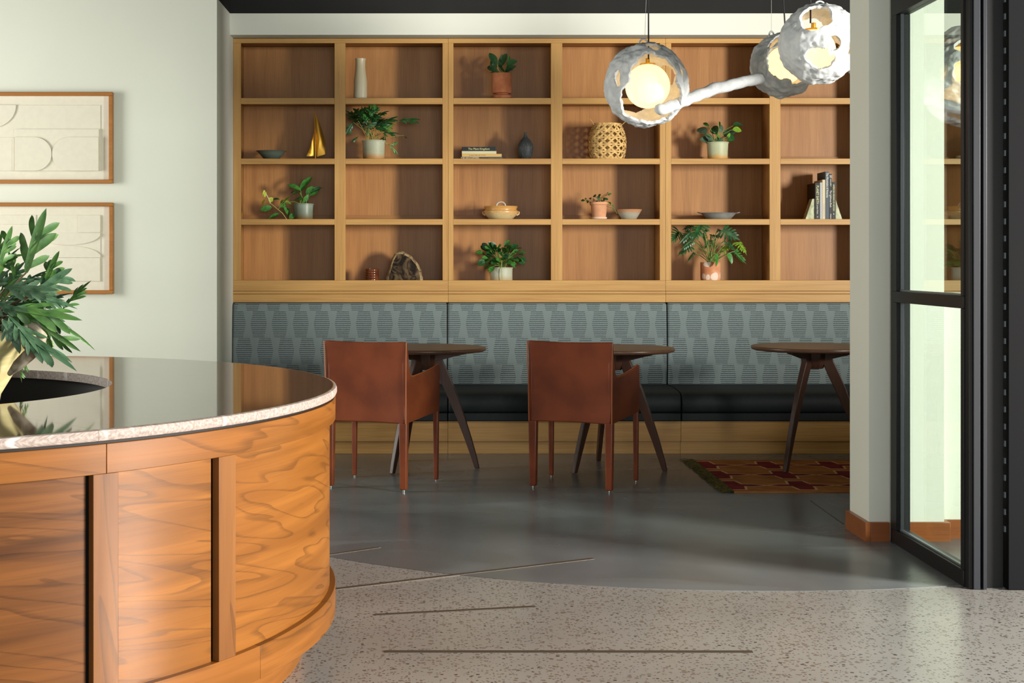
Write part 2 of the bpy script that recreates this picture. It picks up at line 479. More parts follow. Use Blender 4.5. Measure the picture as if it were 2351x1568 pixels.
# glazed sidelight between the hall and the entrance
sl = bpy.data.objects.new('window_4', None); COL.objects.link(sl); sl['kind'] = 'structure'; sl['label'] = 'tall black framed glass sidelight beside the white pier'
X0, X1 = 2.042, 2.104
def sb(nm, y0, y1, z0, z1, m=MT['black_metal'], x0=X0, x1=X1, bv=0.002): obj(nm, MB().box(x0, x1, y0, y1, z0, z1), m, sl, bevel=bv)
YN, YF = 5.585, 6.478
sb('bottom_rail', YN, YF, 0, 0.064); sb('middle_rail', YN, YF, 1.081, 1.130); sb('top_rail', YN, YF, 2.364, 2.47)
sb('stile', 6.40, YF, 0.064, 1.081); sb('stile', 6.40, YF, 1.130, 2.364)
sb('stile', YN, 5.615, 0.064, 1.081); sb('stile', YN, 5.615, 1.130, 2.364)
sb('transom_panel', YN, YF, 2.47, CEIL - 0.001, MT['charcoal'])
for z0, z1 in ((0.064, 1.081), (1.130, 2.364)):
    sb('glazing_bead', 5.615, 6.40, z0, z0 + .008, MT['alu'], 2.058, 2.072, 0.001)
    sb('glazing_bead', 6.385, 6.40, z0 + .008, z1, MT['grey_metal'], 2.056, 2.072, 0.001)
    obj('glass_pane', MB().box(2.074, 2.080, 5.615, 6.40, z0 + .002, z1), MT['glass'], sl)
# black entrance jamb, facing the hall
jm = bpy.data.objects.new('door_1', None); COL.objects.link(jm); jm['kind'] = 'structure'; jm['label'] = 'black metal entrance door jamb with hinge side leaf'
def jb(nm, x0, x1, y0, y1, m, z0=0.002, z1=CEIL - 0.001): return obj(nm, MB().box(x0, x1, y0, y1, z0, z1), m, jm, bevel=0.0015)
jb('jamb_post', 2.048, 2.064, 5.545, 5.584, MT['black_metal'])
jb('jamb_post', 2.064, 2.090, 5.535, 5.584, MT['grey_metal'])
jb('jamb_groove', 2.090, 2.099, 5.560, 5.584, MT['black_metal'])
jb('jamb_post', 2.099, 2.113, 5.530, 5.584, MT['grey_metal'])
jb('jamb_recess', 2.113, 2.188, 5.560, 5.584, MT['black_metal'])
jb('door_leaf', 2.194, 2.62, 5.525, 5.580, MT['charcoal'])
slot = MB().box(2.1880, 2.1935, 5.548, 5.560, 0, 0.022).mesh('hinge_slot'); slot.materials.append(MT['alu'])
for k in range(60):
    o = bpy.data.objects.new('hinge_slot', slot); COL.objects.link(o); o.parent = jm; o.location = (0, 0, 0.22 + k * 0.066)

# ================================================================ BOOKCASES
SH = [(225.0, 239.0), (364.0, 377.0), (503.0, 516.0)]          # front edges of the shelves in the photograph
ZSH = [PZ(a, 10.0) for a, b in SH]; ZBOT = PZ(643.5, 10.0)
def bookcase(sp, label, ledge_left=0.0):
    xa, xb = PX(sp[0][0], 10), PX(sp[-1][1], 10)
    t = thing('bookcase', label, 'bookcase', (xa, 10.0, 0.975), 0, 'oak bookcase units of the built-in wall')
    R = lambda x: x - xa
    z = lambda v: v - 0.975
    Lx = xb - xa; zt = PZ(88, 10)
    def bx(nm, x0, x1, y0, y1, z0, z1, m, bv=0.0015): return obj(nm, MB().box(R(x0), R(x1), y0 - 10, y1 - 10, z(z0), z(z1)), MT[m], t, bevel=bv)
    g = 0.0006
    bx('top_rail', xa + g, xb - g, 10.0, 10.022, PZ(99, 10), zt, 'oak_x')
    bx('bottom_rail', xa + g, xb - g, 9.998, 10.022, PZ(668, 10), ZBOT, 'oak_x')
    bx('ledge', xa + g - ledge_left, xb - g, 9.990, 10.022, PZ(674.5, 10), PZ(668.6, 10), 'oak_x')
    bx('base_board', xa + g - ledge_left, xb - g, 9.994, 10.022, 0.9765, PZ(675.2, 10), 'oak_x')
    for i, (a, b) in enumerate(sp):
        x0, x1 = PX(a, 10), PX(b, 10)
        bx('stile', x0 + (g if i == 0 else 0), x1 - (g if i == 2 else 0), 10.0, 10.022, ZBOT, PZ(99, 10), 'oak_z')
        c = (x0 + x1) / 2 if i == 1 else (xa + 0.012 if i == 0 else xb - 0.012)
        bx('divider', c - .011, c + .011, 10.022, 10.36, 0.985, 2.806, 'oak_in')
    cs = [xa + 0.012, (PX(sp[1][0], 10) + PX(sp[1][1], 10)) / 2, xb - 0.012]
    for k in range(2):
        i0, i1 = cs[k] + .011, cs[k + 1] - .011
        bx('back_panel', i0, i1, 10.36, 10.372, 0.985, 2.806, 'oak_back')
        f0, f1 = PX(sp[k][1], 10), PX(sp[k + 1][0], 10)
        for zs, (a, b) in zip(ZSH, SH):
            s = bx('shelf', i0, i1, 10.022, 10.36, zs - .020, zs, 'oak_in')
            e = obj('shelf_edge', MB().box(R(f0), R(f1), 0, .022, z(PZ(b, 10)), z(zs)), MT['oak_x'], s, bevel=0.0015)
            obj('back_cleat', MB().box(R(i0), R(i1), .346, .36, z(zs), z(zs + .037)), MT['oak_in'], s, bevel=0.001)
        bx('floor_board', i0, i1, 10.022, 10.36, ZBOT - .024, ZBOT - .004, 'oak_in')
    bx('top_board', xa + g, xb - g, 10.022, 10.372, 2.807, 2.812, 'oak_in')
    return t
bookcase([(535, 553), (768, 793), (1016, 1029)], 'oak bookcase unit at the white wall, holding sailboat and fern', 0.012)
bookcase([(1029, 1041), (1265, 1291), (1515, 1528)], 'middle oak bookcase unit holding woven basket and stacked books')
bookcase([(1528, 1541), (1767, 1792), (2015, 2028)], 'oak bookcase unit behind the pendant lights, holding upright books')
bookcase([(2028, 2041), (2266, 2291), (2514, 2527)], 'oak bookcase unit behind the white pier, seen through the glass')

# ================================================================ BANQUETTE
def cushion_profile(pts, x0, x1, sag=0.0): 
    return MB().prism(pts, 'x', x0, x1)
def banquette(xa, xb, label):
    t = thing('banquette', label, 'bench', (xa, 9.36, 0), 0, 'banquette sections along the bookcase')
    L = xb - xa; g = 0.003
    back = [(0.585, 0.405), (0.572, 0.50), (0.578, 0.70), (0.592, 0.90), (0.600, 0.960), (0.608, 0.972), (0.628, 0.974), (0.70, 0.974), (0.70, 0.405)]
    o = obj('back_cushion', MB().prism(back, 'x', g, L - g), MT['fabric'], t, bevel=0.014, seg=3); o.location = (0, 0, 0)
    seat = [(0.012, 0.275), (0.0, 0.29), (-0.004, 0.34), (0.006, 0.378), (0.030, 0.398), (0.09, 0.408), (0.30, 0.416), (0.60, 0.412), (0.60, 0.275)]
    obj('seat_cushion', MB().prism(seat, 'x', g, L - g), MT['seat'], t, bevel=0.010, seg=3)
    obj('seat_band', MB().box(g, L - g, 0.004, 0.6, 0.219, 0.273), MT['seat'], t, bevel=0.006)
    obj('front_rail', MB().box(0.001, L - .001, 0.020, 0.045, 0.210, 0.218), MT['oak_x'], t, bevel=0.001)
    obj('front_panel', MB().box(0.001, L - .001, 0.026, 0.045, 0.087, 0.209), MT['oak_x'], t, bevel=0.001)
    obj('toe_panel', MB().box(0.001, L - .001, 0.050, 0.066, 0.002, 0.086), MT['oak_x'], t, bevel=0.001)
    obj('carcass', MB().box(0.001, L - .001, 0.067, 0.705, 0.002, 0.215), MT['oak_in'], t)
    obj('back_frame', MB().box(0.001, L - .001, 0.705, 1.02, 0.002, 0.973), MT['oak_in'], t)
    return t
BX = [XL - 0.0 + 0.002, PX(1027, 9.93), PX(1533, 9.93), PX(2040, 9.93), PX(2545, 9.93)]
BL = ['grey-green patterned banquette section beside the white wall', 'grey-green patterned banquette section behind the second leather chair',
      'grey-green patterned banquette section behind the table on the rug', 'grey-green patterned banquette section hidden behind the white pier']
for i in range(4): banquette(BX[i], BX[i + 1], BL[i])

# ================================================================ RECEPTION DESK
DC = Vector((-1.904, 4.611, 0)); DR = 1.577; HR = 0.835; DZ = CAMH - 0.41
def dang(px, r):
    """angle on the desk's front where a vertical line at this radius shows at pixel column px"""
    best = None
    for i in range(4000):
        t = math.radians(-110 + 118.0 * i / 4000)
        X = DC.x + r * math.cos(t); Y = DC.y + r * math.sin(t)
        # keep to the side facing the camera
        if (-X) * math.cos(t) + (-Y) * math.sin(t) < 0: continue
        e = abs(VX + X / Y * FPX - px)
        if best is None or e < best[0]: best = (e, t)
    return best[1]
RA = DR - 0.005; RP = RA - 0.019; ZK, ZB0, ZB1 = 0.118, 0.124, 0.215
ZS0 = DZ - 0.030; ZA1 = ZS0 - 0.006; ZA0 = ZA1 - 0.072
b1 = (dang(214, RA), dang(272, RA)); b2 = (dang(501, RA), dang(543, RA))
bw = b1[1] - b1[0]; pitch = (b2[0] + b2[1]) / 2 - (b1[0] + b1[1]) / 2
desk = thing('reception_desk', 'round walnut reception desk with battened panels and dark centre opening', 'desk', DC)
nseg = max(4, round(2 * PI / pitch)); step = pitch
c1 = (b1[0] + b1[1]) / 2
c2a = (b2[0] + b2[1]) / 2
rest = 2 * PI - (c2a - c1); nb = 5
cents = [c1, c2a] + [c2a + rest * (k + 1) / nb for k in range(nb - 1)]
for i, c in enumerate(cents):
    nx = cents[i + 1] if i + 1 < len(cents) else cents[0] + 2 * PI
    obj('batten', MB().arc(RP - .004, RA, ZB1, ZA0, c - bw / 2, c + bw / 2, 6), MT['desk_batten'], desk, bevel=0.001)
    obj('panel', MB().arc(RP - .018, RP, ZB1 - .01, ZA0 + .01, c + bw / 2 + .004 / RP, nx - bw / 2 - .010 / RP, 40), MT[['desk_b', 'desk_c', 'desk_b', 'desk_c', 'desk_b', 'desk_a'][i % 6]], desk, smooth=50)
a0 = dang(245, RA)
for i in range(5):
    obj('apron', MB().arc(RP - .018, RA, ZA0, ZA1, a0 + i * 2 * PI / 5 + .0004, a0 + (i + 1) * 2 * PI / 5 - .0004, 60), MT['desk_band'], desk, bevel=0.0012)
    obj('lower_band', MB().arc(RP - .02, RA, ZB0, ZB1, a0 + .35 + i * 2 * PI / 5 + .0003, a0 + .35 + (i + 1) * 2 * PI / 5 - .0003, 60), MT['desk_band'], desk, bevel=0.0012)
obj('toe_kick', MB().arc(RA - .125, RA - .105, 0.001, ZB0, 0, 2 * PI, 120), MT['desk_band'], desk, smooth=50)
obj('carcass', MB().arc(RP - .04, RP - .022, ZB0, ZS0 - .003, 0, 2 * PI, 96), MT['interior'], desk, smooth=50)
obj('shim', MB().arc(RA - .035, RA - .012, ZA1, ZS0, 0, 2 * PI, 96), MT['interior'], desk, smooth=50)
obj('inner_lining', MB().arc(HR + .03, HR + .05, 0.60, ZS0 - .001, 0, 2 * PI, 96), MT['interior'], desk, smooth=50)
obj('inner_tray', MB().lathe([(0.001, 0.672), (HR + .10, 0.672), (HR + .10, 0.70), (0.001, 0.70)], 64), MT['interior'], desk)
obj('deck', MB().arc(HR + .05, RP - .041, ZS0 - .03, ZS0 - .0015, 0, 2 * PI, 96), MT['interior'], desk)
top = thing('countertop', 'polished brown marble ring countertop on the reception desk', 'countertop', (DC.x, DC.y, ZS0))
prof = [(HR, 0.0), (DR - .010, 0.0), (DR - .003, 0.003), (DR, 0.010), (DR, 0.020), (DR - .003, 0.0275), (DR - .010, 0.030), (DR - .013, 0.030), (HR + .006, 0.030), (HR + .003, 0.030), (HR, 0.027)]
mis = [0, 1, 1, 1, 1, 1, 0, 0, 0, 1, 1]
ts = math.atan2(-1.147, 1.09)
for i in range(5):
    obj('slab', MB().rev(prof, ts + i * 2 * PI / 5 + .0002, ts + (i + 1) * 2 * PI / 5 - .0002, 72, mis), [MT['stone'], MT['stone_edge']], top, smooth=35)

# ================================================================ CHAIRS
def make_chair():
    t = thing('armchair', 'cognac leather armchair', 'chair', (0, 0, 0))
    le = MT['leather']
    # back shell: gently bowed slab, thin towards the top
    mb = MB(); nx, nz = 14, 12; w = 0.235
    def surf(s, u, off):
        x = (-1 + 2 * u) * (w + 0.012 * (0.5 - s) * -1.0)
        z = 0.372 + (0.822 - 0.372) * s - 0.006 * math.sin(PI * u) * (1 if s > .9 else -0.6 if s < .1 else 0)
        y = -0.232 + 0.010 * math.sin(PI * u) * (1 - 0.4 * s) + 0.010 * math.sin(PI * s) - 0.016 * s + off
        return (x, y, z)
    v = [surf(j / nz, i / nx, 0) for j in range(nz + 1) for i in range(nx + 1)] + [surf(j / nz, i / nx, 0.028) for j in range(nz + 1) for i in range(nx + 1)]
    f = []; K = (nx + 1) * (nz + 1)
    for j in range(nz):
        for i in range(nx):
            a = j * (nx + 1) + i
            f += [(a, a + 1, a + nx + 2, a + nx + 1), (K + a + nx + 1, K + a + nx + 2, K + a + 1, K + a)]
    ring = [i for i in range(nx + 1)] + [j * (nx + 1) + nx for j in range(1, nz + 1)] + [nz * (nx + 1) + i for i in range(nx - 1, -1, -1)] + [j * (nx + 1) for j in range(nz - 1, 0, -1)]
    for i in range(len(ring)):
        a, b = ring[i], ring[(i + 1) % len(ring)]; f.append((b, a, a + K, b + K))
    mb.add(v, f); bk = obj('backrest', mb, le, t, bevel=0.006, smooth=50)
    for s in (-1, 1):                                     # stitched edges up the back corners
        obj('stitched_edge', MB().tube([(s * (w + .003), -.235, .375), (s * (w + .005), -.238, .6), (s * (w + .010), -.247, .82)], .0035, 6), MT['stitch'], bk, smooth=60)
    # arm panels
    for s in (-1, 1):
        out = [(-.225, .374), (.215, .402), (.222, .43), (.226, .55), (.224, .664), (.218, .670), (.15, .655), (.02, .637), (-.12, .626), (-.155, .630), (-.176, .648), (-.190, .69), (-.212, .80), (-.222, .818), (-.240, .818)]
        mb = MB(); n = len(out)
        def xo(y): return 0.240 + 0.030 * (y + .235) / .46
        v = [(s * (xo(y) - .022), y, z) for y, z in out] + [(s * xo(y), y, z) for y, z in out]
        f = [tuple(range(n)), tuple(range(n, 2 * n))] + [(i, (i + 1) % n, n + (i + 1) % n, n + i) for i in range(n)]
        mb.add(v, f); ar = obj('armrest', mb, le, t, bevel=0.005)
        edge = [(s * (xo(y) - .011), y, z + .0015) for y, z in out[5:13]]
        obj('stitched_edge', MB().tube(edge, .0035, 6), MT['stitch'], ar, smooth=60)
    obj('seat', MB().prism([(-.205, .385), (.222, .408), (.228, .44), (.215, .462), (0, .455), (-.205, .445)], 'x', -.232, .232), le, t, bevel=0.010, seg=3)
    for s in (-1, 1):
        mb = MB(); q = [(.024, .020), (.019, .017)]
        cx, cy = s * .219, -.214
        v = []
        for (hx, hy), z in ((q[0], .380), (q[1], .012)):
            v += [(cx - hx, cy - hy, z), (cx + hx, cy - hy, z), (cx + hx, cy + hy, z), (cx - hx, cy + hy, z)]
        mb.add(v, [(0, 1, 2, 3), (7, 6, 5, 4), (0, 4, 5, 1), (1, 5, 6, 2), (2, 6, 7, 3), (3, 7, 4, 0)])
        lg = obj('leg', mb, le, t, bevel=0.007, seg=3); obj('glide', MB().lathe([(.008, .001), (.008, .013)], 12, (cx, cy, 0)), MT['glide'], lg)
        mb = MB(); v = []; cx, cy = s * .254, .205
        for h, z in ((.015, .41), (.012, .010)):
            v += [(cx - h, cy - h, z), (cx + h, cy - h, z), (cx + h, cy + h, z), (cx - h, cy + h, z)]
        mb.add(v, [(0, 1, 2, 3), (7, 6, 5, 4), (0, 4, 5, 1), (1, 5, 6, 2), (2, 6, 7, 3), (3, 7, 4, 0)])
        lg = obj('leg', mb, le, t, bevel=0.005, seg=3); obj('glide', MB().lathe([(.006, .001), (.006, .011)], 12, (cx, cy, 0)), MT['glide'], lg)
    return t
ch = make_chair(); ch.location = (-0.318, 8.135, 0.0016); ch.rotation_euler.z = math.radians(-20)
tag(ch, 'cognac leather armchair next to the walnut reception desk', 'chair', 'leather armchairs at the round tables')
c2 = copy_tree(ch); c2.location = (0.818, 8.118, 0.0016); c2.rotation_euler.z = math.radians(-23)
tag(c2, 'cognac leather armchair nearer to the patterned rug', 'chair', 'leather armchairs at the round tables')

# ================================================================ TABLES
def make_table():
    t = thing('side_table', 'round walnut table', 'table')
    obj('table_top', MB().lathe([(0.001, .712), (.352, .712), (.355, .712), (.372, .717), (.376, .724), (.376, .732), (.373, .737), (.368, .738), (.366, .738), (0.001, .738)], 72), MT['walnut_t'], t, smooth=40)
    for k in range(3):
        a = math.radians(k * 120)
        R = Matrix.Rotation(a, 4, 'Z')
        mb = MB().prism([(.0, .711), (.275, .711), (.275, .703), (.04, .645), (0, .640)], 'y', -.020, .020)
        mb.v = [tuple(R @ Vector(p)) for p in mb.v]
        obj('bracket', mb, MT['walnut_leg'], t, bevel=0.002)
        # boomerang leg: rises from the foot, turns upright under the bracket
        c = [(.322, 0.002), (.306, .06), (.268, .18), (.215, .33), (.160, .47), (.115, .57), (.088, .63), (.078, .66)]
        wdt = [.014, .017, .021, .026, .031, .033, .032, .031]
        L = []; Rr = []
        for i, (r, z) in enumerate(c):
            p0 = Vector(c[max(i - 1, 0)]); p1 = Vector(c[min(i + 1, len(c) - 1)]); d = (p1 - p0).normalized(); nrm = Vector((-d.y, d.x))
            if i == 0: nrm = Vector((-1, 0))
            L.append((r + nrm.x * wdt[i], z + nrm.y * wdt[i])); Rr.append((r - nrm.x * wdt[i], z - nrm.y * wdt[i]))
        mb = MB(); nn = len(c); v = []
        for i in range(nn):
            th = .013 + .007 * i / nn
            v += [(L[i][0], -th, L[i][1]), (L[i][0], th, L[i][1]), (Rr[i][0], th, Rr[i][1]), (Rr[i][0], -th, Rr[i][1])]
        f = [(0, 1, 2, 3), tuple(reversed([(nn - 1) * 4 + q for q in range(4)]))]
        for i in range(nn - 1):
            for q in range(4): f.append((i * 4 + q, i * 4 + (q + 1) % 4, i * 4 + 4 + (q + 1) % 4, i * 4 + 4 + q))
        mb.add([tuple(R @ Vector(p)) for p in v], f)
        obj('leg', mb, MT['walnut_leg'], t, bevel=0.004)
    obj('hub', MB().lathe([(.055, .60), (.075, .64), (.08, .711)], 6), MT['walnut_leg'], t, bevel=0.003)
    return t
t1 = make_table(); t1.name = 'round_table'; t1.location = (-0.080, 8.78, 0.0016); t1.rotation_euler.z = math.radians(-6)
tag(t1, 'round walnut table behind the chair next to the desk', 'table', 'round tripod tables')
t2 = copy_tree(t1); t2.location = (1.062, 8.736, 0.0016); t2.rotation_euler.z = math.radians(-21)
tag(t2, 'round walnut table behind the chair near the rug', 'table', 'round tripod tables')
t3 = copy_tree(t1); t3.location = (2.29, 8.75, 0.0098); t3.rotation_euler.z = math.radians(-15)
tag(t3, 'round walnut table standing on the patterned rug', 'table', 'round tripod tables')

# ================================================================ RUG
def rug_mat():
    m = M('kilim_wool', 0.95, 0.1)
    x, y, z = m.xyz()
    wob = (m.noise(scale=9, detail=2) - 0.5) * 0.016
    u = x - 0.035; v = y - 0.224
    du = (((u / 0.385 + 0.5).frac() - 0.5) * 0.385).abs() + wob
    dv = (((v / 0.397 + 0.5).frac() - 0.5) * 0.397).abs() + wob
    hexd = (dv - 0.150).max(du * 0.95 + dv * 0.12 - 0.058)
    spd = dv - ((0.180 - du) * 0.55).min(0.036)
    d = hexd.min(spd)
    fine = m.noise(scale=180, detail=2); tone = m.noise(scale=7, detail=3)
    tan = m.mix(tone.step(0.3, 0.7), RGB(150, 98, 52), RGB(172, 118, 66)); red = m.mix(tone.step(0.3, 0.7), RGB(104, 34, 38), RGB(128, 46, 50))
    c = m.mix(d.lt(0.013), tan, RGB(206, 168, 116)); c = m.mix(d.lt(0.0), c, red)
    m.color(c); m.bump(fine, 0.3, 0.003)
    return m.m
rug = thing('rug', 'tan and crimson flat woven rug with olive fringe under the table', 'rug', (1.615, 7.83, 0.0017))
RW, RD = 2.05, 1.24
mb = MB(); nx, ny = 40, 20
def rz(x, y): return 0.0065 + 0.0015 * mnoise.noise((x * 6, y * 6, 0)) + (0.004 * max(0, 1 - y / .08) * max(0, mnoise.noise((x * 3.5, 1.7, 0))))
for j in range(ny + 1):
    for i in range(nx + 1):
        x, y = RW * i / nx, RD * j / ny; mb.v.append((x + 0.012 * mnoise.noise((0, y * 4, 3)), y, min(rz(x, y), 0.0079)))
for j in range(ny + 1):
    for i in range(nx + 1):
        x, y = RW * i / nx, RD * j / ny; mb.v.append((x + 0.012 * mnoise.noise((0, y * 4, 3)), y, 0.0004))
KK = (nx + 1) * (ny + 1)
for j in range(ny):
    for i in range(nx):
        a = j * (nx + 1) + i; mb.f += [[a, a + 1, a + nx + 2, a + nx + 1], [KK + a, KK + a + nx + 1, KK + a + nx + 2, KK + a + 1]]; mb.m += [0, 0]
ring = [i for i in range(nx + 1)] + [j * (nx + 1) + nx for j in range(1, ny + 1)] + [ny * (nx + 1) + i for i in range(nx - 1, -1, -1)] + [j * (nx + 1) for j in range(ny - 1, 0, -1)]
for i in range(len(ring)):
    a, b = ring[i], ring[(i + 1) % len(ring)]; mb.f.append([a, b, b + KK, a + KK]); mb.m.append(0)
obj('rug_field', mb, rug_mat(), rug, smooth=40)
rnd = random.Random(5)
for side in (0, 1):
    mb = MB()
    for i in range(420):
        y = RD * (i + rnd.random()) / 420; L = rnd.uniform(.03, .09); a = rnd.uniform(-.9, .9); s = -1 if side == 0 else 1; x0 = 0.005 if side == 0 else RW - .005
        p = [(x0, y, .005), (x0 + s * L * .35, y + .2 * L * a, rnd.uniform(.006, .014)), (x0 + s * L * .75, y + .5 * L * a, rnd.uniform(.003, .012)), (x0 + s * L, y + .7 * L * a, .003)]
        mb.tube(p, [.0022, .0024, .0022, .0012], 4)
    fr = obj('fringe', mb, plain('olive_fringe', RGB(84, 76, 42), 0.95, 0.1, var=0.35, scale=60), rug); fr['kind'] = 'stuff'

# ================================================================ FRAMED RELIEFS
def picture(label, x1, y0, y1, shapes, px0=-330):
    Yw = 9.27; Yf = 9.225
    xa, xb, za, zb = PX(px0, Yf), PX(x1, Yf), PZ(y1, Yf), PZ(y0, Yf)
    t = thing('framed_relief', label, 'picture', ((xa + xb) / 2, Yw - .001, za), 0, 'framed plaster reliefs on the white wall')
    ox, oz = (xa + xb) / 2, za; fw = 0.024; d0, d1 = -0.045, 0.0
    for nm, x0, xx, z0, z1 in (('frame_side', xa, xb, za, za + fw), ('frame_side', xa, xb, zb - fw, zb), ('frame_side', xa, xa + fw, za + fw, zb - fw), ('frame_side', xb - fw, xb, za + fw, zb - fw)):
        obj(nm, MB().box(x0 - ox, xx - ox, d0, d1, z0 - oz, z1 - oz), MT['frame'], t, bevel=0.003)
    obj('backing', MB().box(xa + fw - ox, xb - fw - ox, -.016, -.004, za + fw - oz, zb - fw - oz), MT['art'], t)
    for pts, lo, hi in shapes:
        pp = [(PX(px, Yf) - ox, PZ(py, Yf) - oz) for px, py in pts]
        obj('relief_piece', MB().prism(pp, 'y', -.016 - hi, -.016 - lo), MT['art'], t, bevel=0.0008)
    return t
def c1p(x, y): return (x / 3.0167, 180 + y / 3.0167)
def rect(a, b, c, d): return [c1p(a, b), c1p(c, b), c1p(c, d), c1p(a, d)]
def dshape(xa, xb, y0, y1, right=True):
    r = (y1 - y0) / 2; cy = (y0 + y1) / 2; pts = []
    if right:
        for i in range(21):
            a = PI / 2 - PI * i / 20; pts.append(c1p(xb - r + r * math.cos(a), cy - r * math.sin(a)))
        return pts + [c1p(xa, y1), c1p(xa, y0)]
    for i in range(21):
        a = PI / 2 + PI * i / 20; pts.append(c1p(xa + r + r * math.cos(a), cy - r * math.sin(a)))
    return pts + [c1p(xb, y1), c1p(xb, y0)]
def quarter(cx, cy, rx, ry, n=16):
    return [c1p(cx, cy)] + [c1p(cx + rx * math.cos(PI / 2 * i / n), cy + ry * math.sin(PI / 2 * i / n)) for i in range(n + 1)]
A1 = [(rect(-900, 182, 690, 640), 0, .004), (rect(100, 350, 682, 640), .004, .016), (dshape(100, 356, 406, 640, True), .016, .026), (dshape(360, 682, 406, 640, False), .016, .026),
      (quarter(-60, 182, 166, 158), .004, .013), (rect(-420, 406, 92, 640), .004, .009), (rect(-900, 200, -480, 620), .004, .011)]
picture('framed white relief with two facing half rounds, upper of the pair', 258, 211, 421, A1)
def arcpts(x0, x1, yc, sag, n=20, down=True):
    out = []
    for i in range(n + 1):
        x = x0 + (x1 - x0) * i / n; q = (x - (x0 + x1) / 2) / ((x1 - x0) / 2)
        out.append(c1p(x, yc - sag * (1 - math.sqrt(max(0, 1 - q * q * .96))) if down else yc + sag * (1 - math.sqrt(max(0, 1 - q * q * .96)))))
    return out
A2 = [(rect(-900, 945, 690, 1405), 0, .004), (rect(-420, 945, 243, 1010), .004, .010), (rect(536, 947, 690, 1066), .004, .011),
      ([c1p(240, 1070), c1p(690, 1070)] + list(reversed(arcpts(240, 690, 1154, 80))), .004, .013),
      (arcpts(240, 692, 1159, 80, down=False) + [c1p(692, 1241), c1p(240, 1241)], .004, .013), (rect(-420, 1243, 688, 1405), .004, .010), (rect(-900, 1030, -460, 1220), .004, .011)]
picture('framed white relief with shallow arcs, lower of the pair behind the fern', 259, 465, 675, A2)

# ================================================================ PENDANT LIGHTS
def ico(sub):
    bm = bmesh.new(); bmesh.ops.create_icosphere(bm, subdivisions=sub, radius=1.0)
    v = [x.co.copy() for x in bm.verts]; f = [[q.index for q in fc.verts] for fc in bm.faces]; bm.free(); return v, f
ICO = ico(6)
def shell_mesh(R, holes, seed, squash=(1, 1, 1), rough=0.036):
    """pierced lumpy ball; holes are (dx, dy, half width, half height, tilt, front) in units of the radius, seen from the hall"""
    v, f = ICO; hs = []
    for dx, dy, a, b, tilt, front in holes:
        k = math.sqrt(max(0.02, 1 - dx * dx - dy * dy)); d = Vector((dx, -k if front else k, -dy)).normalized()
        rt = Vector((0, 0, 1)).cross(d) * (1 if not front else -1)
        if rt.length < 1e-3: rt = Vector((1, 0, 0))
        rt = Vector((1, 0, 0)) - d * d.x; rt.normalize(); up = d.cross(rt)
        if up.z < 0: up = -up
        ct, st = math.cos(tilt), math.sin(tilt)
        hs.append((d, rt * ct + up * st, up * ct - rt * st, a, b))
    def h(p):
        m = 9
        wob = 0.16 * mnoise.noise(p * 3.1 + Vector((seed, 0, 0))) + 0.07 * mnoise.noise(p * 8 + Vector((0, seed, 0)))
        for d, r, u, a, b in hs:
            if p.dot(d) < 0.05: continue
            m = min(m, (math.hypot(p.dot(r) / a, p.dot(u) / b) - 1 + wob) * min(a, b))
        return m
    hv = [h(p) for p in v]; pos = [p.copy() for p in v]
    moved = {}
    for fc in f:
        for i in range(3):
            a, b = fc[i], fc[(i + 1) % 3]
            if hv[a] < 0 <= hv[b]: moved.setdefault(a, []).append(v[a].lerp(v[b], hv[a] / (hv[a] - hv[b])))
            if hv[b] < 0 <= hv[a]: moved.setdefault(b, []).append(v[b].lerp(v[a], hv[b] / (hv[b] - hv[a])))
    for k, l in moved.items(): pos[k] = sum(l, Vector()) / len(l)
    keep = [fc for fc in f if any(hv[i] >= 0 for i in fc)]
    used = sorted({i for fc in keep for i in fc}); ix = {o: n for n, o in enumerate(used)}
    mb = MB()
    for i in used:
        p = pos[i].normalized()
        d = 1 + rough * mnoise.noise(p * 2.3 + Vector((seed, 2, 1))) * 1.6 + rough * mnoise.noise(p * 6.5 + Vector((seed, 0, 5))) + rough * .55 * mnoise.noise(p * 15 + Vector((3, seed, 0)))
        mb.v.append((p.x * R * d * squash[0], p.y * R * d * squash[1], p.z * R * d * squash[2]))
    mb.f = [[ix[i] for i in fc] for fc in keep]; mb.m = [0] * len(keep)
    return mb
def shell_part(root, loc, R, holes, seed, squash=(1, 1, 1), thick=0.075):
    o = obj('pierced_shade', shell_mesh(R, holes, seed, squash), MT['lamp'], root, smooth=180); o.location = loc
    s = o.modifiers.new('thickness', 'SOLIDIFY'); s.thickness = R * thick; s.offset = -1
    b = o.modifiers.new('round', 'BEVEL'); b.width = R * .03; b.segments = 2; b.limit_method = 'ANGLE'; b.angle_limit = math.radians(50)
    return o
def lumpy_tube(pts, r, n, seed):
    mb = MB(); P = [Vector(p) for p in pts]; out = []; rad = []
    for i in range(len(P) - 1):
        for k in range(n): out.append(P[i].lerp(P[i + 1], k / n))
    out.append(P[-1])
    for i, p in enumerate(out):
        p += Vector((mnoise.noise((i * .3, seed, 0)), mnoise.noise((i * .3, seed, 4)), mnoise.noise((i * .3, seed, 9)))) * r * .22
        rad.append(r * (1 + .16 * mnoise.noise((i * .45, seed, 2)) + .06 * mnoise.noise((i * 1.3, seed, 2))))
    rad[0] *= .55; rad[-1] *= .6
    return mb.tube(out, rad, 16)
def globe_part(root, loc, r, cap=True):
    g = obj('opal_globe', MB().lathe([(r * math.sin(PI * i / 20) + 1e-4, -r * math.cos(PI * i / 20)) for i in range(21)], 40), MT['glow'], root, smooth=180); g.location = loc
    if cap:
        c = obj('brass_cap', MB().lathe([(.001, r - .004), (.042, r - .006), (.044, r + .002), (.012, r + .008), (.012, r + .032), (.006, r + .034), (.001, r + .034)], 24), MT['brass'], root, smooth=40); c.location = loc
